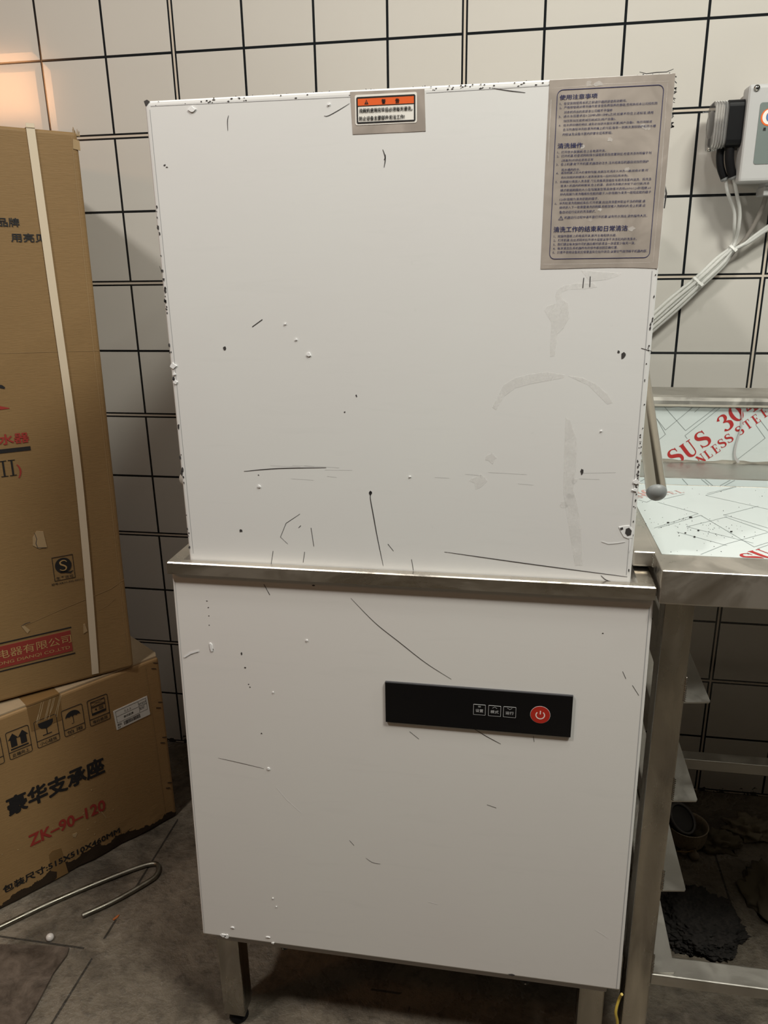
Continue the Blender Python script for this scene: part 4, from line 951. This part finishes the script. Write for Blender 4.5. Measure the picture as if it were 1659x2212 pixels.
mb.build('film_lettering', M['film_red'], tf)
mb = MB()
serif(mb, TPF, '304', [(0.923, -0.482), (0.941, -0.472), (0.960, -0.463)], 0.026, math.radians(25), 0, 0.0010)
serif(mb, TPF, 'SSTEEL', [(0.922, -0.500), (0.936, -0.493), (0.950, -0.486), (0.9635, -0.479), (0.977, -0.4715), (0.99, -0.464)], 0.015, math.radians(27), 0, 0.0010)
fd = mb.build('film_lettering', M['film_pink'], tf); fd['label'] = 'faded red lettering'
# legs, rails and rack slides
for x, y in ((0.9205, -0.790), (0.9205, -0.235), (TX1 - 0.05, -0.790), (TX1 - 0.05, -0.235)):
    mb = MB(); mb.box(x, x + 0.0355, y, y + 0.0355, 0.02, 0.8565, 0.0018); lg = mb.build('leg', M['leg_steel'] if x < 1 else M['table_steel'], tb)
    mb = MB(); mb.lathe((x + 0.018, y + 0.018, 0), [(0, 0), (0.016, 0), (0.016, 0.008), (0.012, 0.012), (0.012, 0.022)], 18); mb.build('foot', M['black'], lg)
mb = MB(); mb.box(0.956, TX1 - 0.05, -0.789, -0.752, 0.2325, 0.2515, 0.0022); mb.build('front_rail', M['slide_steel'], tb)
mb = MB(); mb.box(0.956, TX1 - 0.05, -0.2365, -0.205, 0.2240, 0.2490, 0.0018); mb.build('rear_rail', M['slide_steel'], tb)
mb = MB(); mb.box(0.925, 0.952, -0.7545, -0.2345, 0.215, 0.240, 0.0018); mb.build('side_rail', M['slide_steel'], tb)
for z in (0.710, 0.557, 0.405, 0.2535):
    mb = MB()
    T = Fr((0, 0, z), (1, 0, 0), (0, 1, 0), (0, 0, 1))
    mb.poly(T, [(0.9550, -0.788), (0.9885, -0.783), (0.9905, -0.780), (0.9905, -0.215), (0.9550, -0.215)], -0.0012, 0.0008)
    mb.box(0.9545, 0.9565, -0.77, -0.215, z, z + 0.034)
    sd = mb.build('rack_slide', M['slide_steel'], tb)
    mb = MB(); random.seed(int(z * 1000))
    for k in range(12): mb.lathe((0.9562, -0.7905, z + 0.004 + k * 0.0030), [(0, -0.0016), (0.0016 + random.uniform(0, 0.0006), 0), (0, 0.0016)], 8)
    mb.build('weld_bead', M['leg_steel'], sd)
# crumbs scattered on the tabletop
mb = MB(); rnd = random.Random(8)
for k in range(170):
    x, y = rnd.uniform(0.918, 1.30), rnd.uniform(-0.748, -0.44)
    if rnd.random() < 0.5: x, y = rnd.gauss(0.985, 0.035), rnd.gauss(-0.64, 0.04)
    if not (0.914 < x < 1.7 and -0.75 < y < -0.43): continue
    r = rnd.choice([0.0003, 0.0004, 0.0005, 0.0006]) if k > 8 else rnd.uniform(0.0012, 0.0020)
    mb.poly(TPF, blob(x, y, r, 6, 0.4, rnd.uniform(0.4, 1)), 0.0008, 0.0008 + r)
tag(mb.build('crumbs', M['crumb']), 'black crumbs scattered over the film on the steel tabletop', 'crumbs', None, 'stuff')

# ------------------------------------------------------------------ dosing dispenser on the wall
ds = thing('chemical_dispenser', (1.21, 0.0, 1.387), 'light grey wall-mounted dosing dispenser with black pump on its left side', 'dispenser')
DF = Fr((0, -0.100, 0), (1, 0, 0), (0, 0, 1), (0, -1, 0))
mb = MB(); mb.box(1.1180, 1.316, -0.060, -0.0005, 1.3900, 1.5420, 0.006, 3); mb.build('housing', M['base_grey'], ds)
mb = MB(); mb.box(1.1100, 1.324, -0.100, -0.057, 1.3855, 1.5465, 0.007, 3); lidc = mb.build('cover', M['lid_grey'], ds)
mb = MB(); mb.box(1.1125, 1.3215, -0.0595, -0.0570, 1.387, 1.545, 0.001); mb.build('gasket', M['dark_inside'], ds)
for x in (1.1225, 1.3115):
    for z in (1.5395,):
        mb = MB(); mb.mat(0).lathe((x, -0.100, z), [(0.0052, 0), (0.0050, 0.0022), (0, 0.0028)], 18, (0, -1, 0))
        F2 = Fr((x, -0.1028, z), (1, 0, 0), (0, 0, 1), (0, -1, 0)); mb.mat(1).rect(F2, -0.0030, 0.0030, -0.0006, 0.0006, 0, 0.0002); mb.rect(F2, -0.0006, 0.0006, -0.0030, 0.0030, 0, 0.0002)
        mb.build('screw', [M['screw'], M['black']], lidc)
mb = MB(); mb.rect(DF, 1.1315, 1.302, 1.4158, 1.5160, 0.0, 0.0010, 0.004); pl = mb.build('front_plate', M['plate_grey'], ds)
mb = MB()
mb.mat(0).poly(DF, circle(1.1488, 1.4920, 0.0142, n=40), 0, 0.0014)
mb.mat(1); arc = [(1.1500 + 0.0098 * math.cos(math.radians(a)), 1.4925 + 0.0105 * math.sin(math.radians(a))) for a in range(50, 311, 13)]
mb.ribbon(DF, arc, [0.001 + 0.0050 * math.sin(math.pi * k / 20) for k in range(21)], 0.0016)
mb.mat(2); arc = [(1.1525 + 0.0075 * math.cos(math.radians(a)), 1.4925 + 0.0085 * math.sin(math.radians(a))) for a in range(100, 261, 10)]
mb.ribbon(DF, arc, [0.0005 + 0.0022 * math.sin(math.pi * k / 16) for k in range(17)], 0.0018)
mb.build('logo', [M['logo_orange'], M['sticker_white'], M['logo_blue']], pl)
mb = MB(); mb.text(DF, '星', 1.1405, 1.4728, 1.1460, 0.0050, 0.0014, 0.01, 1); mb.build('lettering', M['ink_black'], pl)
# pump: black body against the housing, clear cover on its outer end
def slab_yz(mb, x0, x1, y0, y1, z0, z1, rad, cut=0.0):
    F = Fr((x0, 0, 0), (0, -1, 0), (0, 0, 1), (-1, 0, 0))
    mb.poly(F, rrect(-y1, -y0, z0, z1, rad, 6), -(x1 - x0), 0)
mb = MB(); slab_yz(mb, 1.0835, 1.1182, -0.088, -0.020, 1.4475, 1.5265, 0.012); mb.build('pump_body', M['black'], ds)
mb = MB()
slab_yz(mb, 1.0600, 1.0836, -0.085, -0.022, 1.4480, 1.5250, 0.016)
for k in range(5):
    F = Fr((1.0605 + 0.0045 * k, 0, 0), (0, -1, 0), (0, 0, 1), (-1, 0, 0)); mb.frame(F, 0.0210 - 0.0003 * k, 0.0862, 1.4465, 1.5262, 0.0020, -0.0022, 0.0, 0.016, 6)
mb.lathe((1.0600, -0.053, 1.490), [(0.024, 0), (0.022, 0.003), (0.010, 0.005), (0, 0.005)], 24, (-1, 0, 0))
pc = mb.build('pump_cover', M['clear'], ds)
mb = MB(); mb.lathe((1.0625, -0.066, 1.4470), [(0, 0), (0.0042, 0), (0.0042, 0.006), (0, 0.007)], 14, (-1, 0, 0)); mb.build('screw', M['screw'], pc)
for path, r in (([(1.0815, -0.062, 1.452), (1.0810, -0.062, 1.434), (1.0850, -0.062, 1.414), (1.0945, -0.061, 1.3945)], 0.0068), ([(1.0945, -0.072, 1.452), (1.0965, -0.072, 1.428), (1.1010, -0.071, 1.411), (1.1075, -0.070, 1.3960)], 0.0080)):
    mb = MB(); mb.tube(smooth_path(path, 6), r, 16); ft = mb.build('tube_fitting', M['black'], ds)
    e, d = Vector(path[-1]), (Vector(path[-1]) - Vector(path[-2])).normalized()
    mb = MB(); mb.tube([e - d * 0.0035, e - d * 0.0005, e + d * 0.0015], [r + 0.0006, r + 0.0006, r - 0.001], 16); mb.build('fitting_ring', M['grey_plastic'], ft)
mb = MB(); mb.box(1.163, 1.205, -0.078, -0.030, 1.3780, 1.3870, 0.001); mb.box(1.1605, 1.2075, -0.080, -0.028, 1.3640, 1.3800, 0.002); mb.build('cable_gland', M['lid_grey'], ds)
mb = MB(); cpth = [(1.1731, -0.05, 1.366), (1.1728, -0.05, 1.3609), (1.1699, -0.045, 1.3403), (1.161, -0.036, 1.3114), (1.1497, -0.028, 1.2863), (1.1364, -0.020, 1.2695), (1.1270, -0.016, 1.2560), (1.108, -0.013, 1.238), (1.06, -0.011, 1.19), (0.985, -0.011, 1.11), (0.93, -0.011, 1.05), (0.88, -0.011, 1.0)]
mb.tube(smooth_path(cpth, 6), 0.0044, 12); mb.build('power_cable', M['cable'], ds)

# bundle of clear dosing tubes, tied together
tu = thing('tube_bundle', (1.06, -0.03, 1.20), 'bundle of milky clear tubes tied with white cable ties, running diagonally down the wall', 'tubes')
mainp = [(1.1344, 1.2866), (1.1279, 1.2697), (1.1089, 1.2485), (1.0739, 1.2123), (1.0336, 1.1743), (0.9971, 1.1387), (0.955, 1.099), (0.91, 1.06)]
dirn = Vector((0.70, 0, -0.71))
for k, (off, dy, kind) in enumerate(((-0.0090, 0.004, 'p'), (-0.0035, -0.002, 'p2'), (0.0020, 0.003, 'r'), (0.0075, -0.001, 'r2'), (0.0125, 0.004, 'r3'))):
    pts = []
    if kind == 'p': pts += [(1.0965, -0.061, 1.3930), (1.1030, -0.058, 1.372), (1.1205, -0.048, 1.340), (1.1255, -0.042, 1.312)]
    elif kind == 'p2': pts += [(1.1080, -0.070, 1.3955), (1.1170, -0.064, 1.372), (1.1290, -0.054, 1.340), (1.1325, -0.046, 1.312)]
    else: pts += [(1.2500 + k * 0.003, -0.030, 1.345), (1.2213, -0.030, 1.3267 + (k - 3) * 0.004), (1.1897, -0.030, 1.3091 + (k - 3) * 0.003), (1.1560, -0.030, 1.2840 + (k - 3) * 0.002)]
    for i, (x, z) in enumerate(mainp):
        if i == 0 and kind[0] == 'r': continue
        sp_ = (0.45 if i <= 1 else 0.95 if i < 4 else 1.25)
        pts.append((x + dirn.x * off * sp_, -0.030 + dy, z + dirn.z * off * sp_))
    mb = MB(); mb.tube(smooth_path(pts, 5), 0.0033, 12, True); mb.build('tube', M['tube'], tu)
for x, z, s_ in ((1.1300, 1.2725, 0.0085), (1.0727, 1.2105, 0.0138)):
    mb = MB(); vs = []
    ax = Vector((-0.68, 0, -0.73)); perp = Vector((0.73, 0, -0.68)); c = Vector((x, -0.0285, z))
    for t in (-0.0022, 0.0022):
        for k in range(18): a = 2 * math.pi * k / 18; vs.append(c + ax * t + perp * s_ * math.cos(a) + Vector((0, -1, 0)) * 0.0085 * math.sin(a))
    mb.add(vs, [[k, (k + 1) % 18, 18 + (k + 1) % 18, 18 + k] for k in range(18)], True)
    mb.box(-0.003, 0.003, -0.003, 0.003, -0.003, 0.003, 0.0005, 1, Fr(c + Vector((0, -0.0095, 0)) + perp * s_ * 0.5, perp, ax, (0, -1, 0)))
    mb.build('cable_tie', M['tie'], tu)

# ------------------------------------------------------------------ things on the floor
ROD = [(-0.2506, -0.653), (-0.1911, -0.5868), (-0.1242, -0.5221), (-0.0579, -0.465), (-0.0245, -0.4446), (-0.0087, -0.4505), (-0.0019, -0.4739), (-0.0108, -0.4952), (-0.0546, -0.5531), (-0.1022, -0.6006)]
mb = MB(); mb.tube(smooth_path([(-0.3312, -0.742, 0.0062)] + [(x, y, 0.0062) for x, y in ROD], 6), 0.0052, 12)
tag(mb.build('bent_metal_rod', M['rod']), 'grey metal rod bent into a hairpin on the wet floor by the lower carton', 'rod')
mb = MB(); FF = Fr((0, 0, 0), (1, 0, 0), (0, 1, 0), (0, 0, 1))
mb.poly(FF, [(-0.30, -0.695), (-0.2263, -0.6892), (-0.16, -0.680), (-0.088, -0.6739), (-0.083, -0.690), (-0.0860, -0.7304), (-0.082, -0.765), (-0.078, -0.80), (-0.076, -0.86), (-0.30, -0.86)], 0.0, 0.0050)
tag(mb.build('broken_floor_tile', M['slab']), 'broken slab of wet slate tile lying at the bottom left of the floor', 'tile')
mb = MB(); mb.lathe((-0.1370, -0.6600, 0.0), [(0.0005, 0.0), (0.0062, 0.0015), (0.0078, 0.006), (0.0068, 0.0105), (0.0035, 0.0135), (0, 0.0142)], 18)
tag(mb.build('pebble', M['shell']), 'small glossy white pebble beside the broken floor tile', 'pebble')
mb = MB(); mb.poly(FF, [(-0.0395, -0.596), (-0.036, -0.5975), (-0.0315, -0.590), (-0.0310, -0.582), (-0.0355, -0.586)], 0.0005, 0.0022)
tag(mb.build('orange_scrap', M['leaf']), 'tiny orange food scrap on the wet floor left of the dishwasher', 'scrap')

po = thing('cooking_pot', (1.140, -0.188, 0.0), 'small stained metal pot on the floor under the worktable', 'pot')
mb = MB(); c = (1.140, -0.188, 0.0); mb.lathe(c, [(0, 0.001), (0.032, 0.001), (0.0385, 0.008), (0.0425, 0.025), (0.0435, 0.047), (0.0447, 0.0485), (0.0420, 0.0485), (0.0410, 0.026), (0.036, 0.010), (0, 0.006)], 40)
mb.build('pot_body', M['pot'], po)
di = thing('ribbed_disc', (1.125, -0.185, 0.03), 'black ribbed disc with grey rim leaning inside the stained pot', 'disc')
mb = MB(); ax = Vector((0.50, -0.40, 0.76)).normalized(); c = Vector((1.124, -0.183, 0.054))
mb.lathe(c, [(0, -0.010), (0.026, -0.010), (0.033, -0.008), (0.033, 0.006), (0.026, 0.008), (0, 0.008)], 40, ax)
u = ax.orthogonal().normalized(); w_ = ax.cross(u)
for k in range(36):
    a = 2 * math.pi * k / 36; d = u * math.cos(a) + w_ * math.sin(a); mb.tube([c + d * 0.0328 - ax * 0.008, c + d * 0.0334 + ax * 0.006], 0.0013, 6)
mb.build('disc_body', M['ribbed'], di)
mb = MB(); mb.lathe(c, [(0.0335, 0.006), (0.0355, 0.007), (0.0355, 0.010), (0.031, 0.0105), (0.030, 0.008)], 40, ax); mb.build('rim', M['ribrim'], di)

mb = MB(); mb.lathe((1.1475, -0.2400, 0.0), [(0.0005, 0.0), (0.0085, 0.002), (0.0115, 0.007), (0.0100, 0.012), (0.005, 0.017), (0.0022, 0.022), (0.0018, 0.027)], 16)
tag(mb.build('garlic_bulb', M['garlic']), 'beige garlic bulb on the floor in front of the stained pot', 'garlic')
mb = MB(); mb.lathe((1.128, -0.2300, 0.0), [(0.0005, 0.0), (0.007, 0.002), (0.0085, 0.006), (0.006, 0.010), (0.001, 0.012)], 14)
tag(mb.build('garlic_clove', M['garlic']), 'small pinkish clove lying left of the garlic bulb', 'garlic')
mb = MB(); mb.tube([(1.110, -0.2420, 0.016), (1.128, -0.2415, 0.0155), (1.152, -0.2370, 0.020)], 0.0016, 8)
tag(mb.build('yellow_stick', M['twig']), 'thin yellow stick resting across the clove by the pot', 'stick')

def lump(name, mat, c, sx, sy, sz, amp, fq, seed, sub=4, crease=False, shag=0.0):
    b = bmesh.new(); bmesh.ops.create_icosphere(b, subdivisions=sub, radius=1)
    for q in b.verts:
        p = q.co.copy(); s_ = 1 + amp * noise.fractal(p * fq + Vector((seed, seed * 2, 0)), 0.8, 2.1, 4)
        if crease: s_ += amp * 0.9 * abs(noise.noise(p * fq * 1.7 + Vector((0, seed, 3))))
        if shag: s_ += shag * (noise.noise(p * 16 + Vector((0, 0, seed))) + 0.7 * noise.noise(p * 34))
        q.co = Vector((c[0] + p.x * sx * s_, c[1] + p.y * sy * s_, max(0.0004, (p.z + 0.25) * sz * s_)))
    return MB().bm(b, True).build(name, mat)
tag(lump('scouring_mat', M['mound'], (1.112, -0.425), 0.084, 0.084, 0.034, 0.16, 2.2, 3.3, 6, False, 0.10), 'black matted pad heaped on the floor under the slide rack', 'pad')
tag(lump('floor_rag', M['rag'], (1.205, -0.190), 0.045, 0.026, 0.022, 0.55, 2.0, 7.1, 4, True), 'dark crumpled rag beside the stained pot', 'rag')
tag(lump('floor_rag', M['rag2'], (1.292, -0.135), 0.045, 0.030, 0.020, 0.60, 2.2, 1.9, 4, True), 'paler crumpled rag nearest the wall under the worktable', 'rag')
tag(lump('floor_rag', M['rag'], (1.285, -0.330), 0.050, 0.075, 0.012, 0.45, 1.8, 5.4, 4, True), 'flat limp rag spread right of the black pad', 'rag')
mb = MB(); mb.tube(smooth_path([(0.9160, -0.796, 0.214), (0.9135, -0.792, 0.199), (0.9095, -0.798, 0.180), (0.9135, -0.798, 0.158), (0.914, -0.800, 0.12), (0.912, -0.803, 0.05), (0.905, -0.82, 0.004), (0.87, -0.85, 0.004)], 6), 0.0022, 8)
tag(mb.build('yellow_wire', M['wire_yellow']), 'thin yellow wire hanging between the dishwasher and the table leg', 'wire')
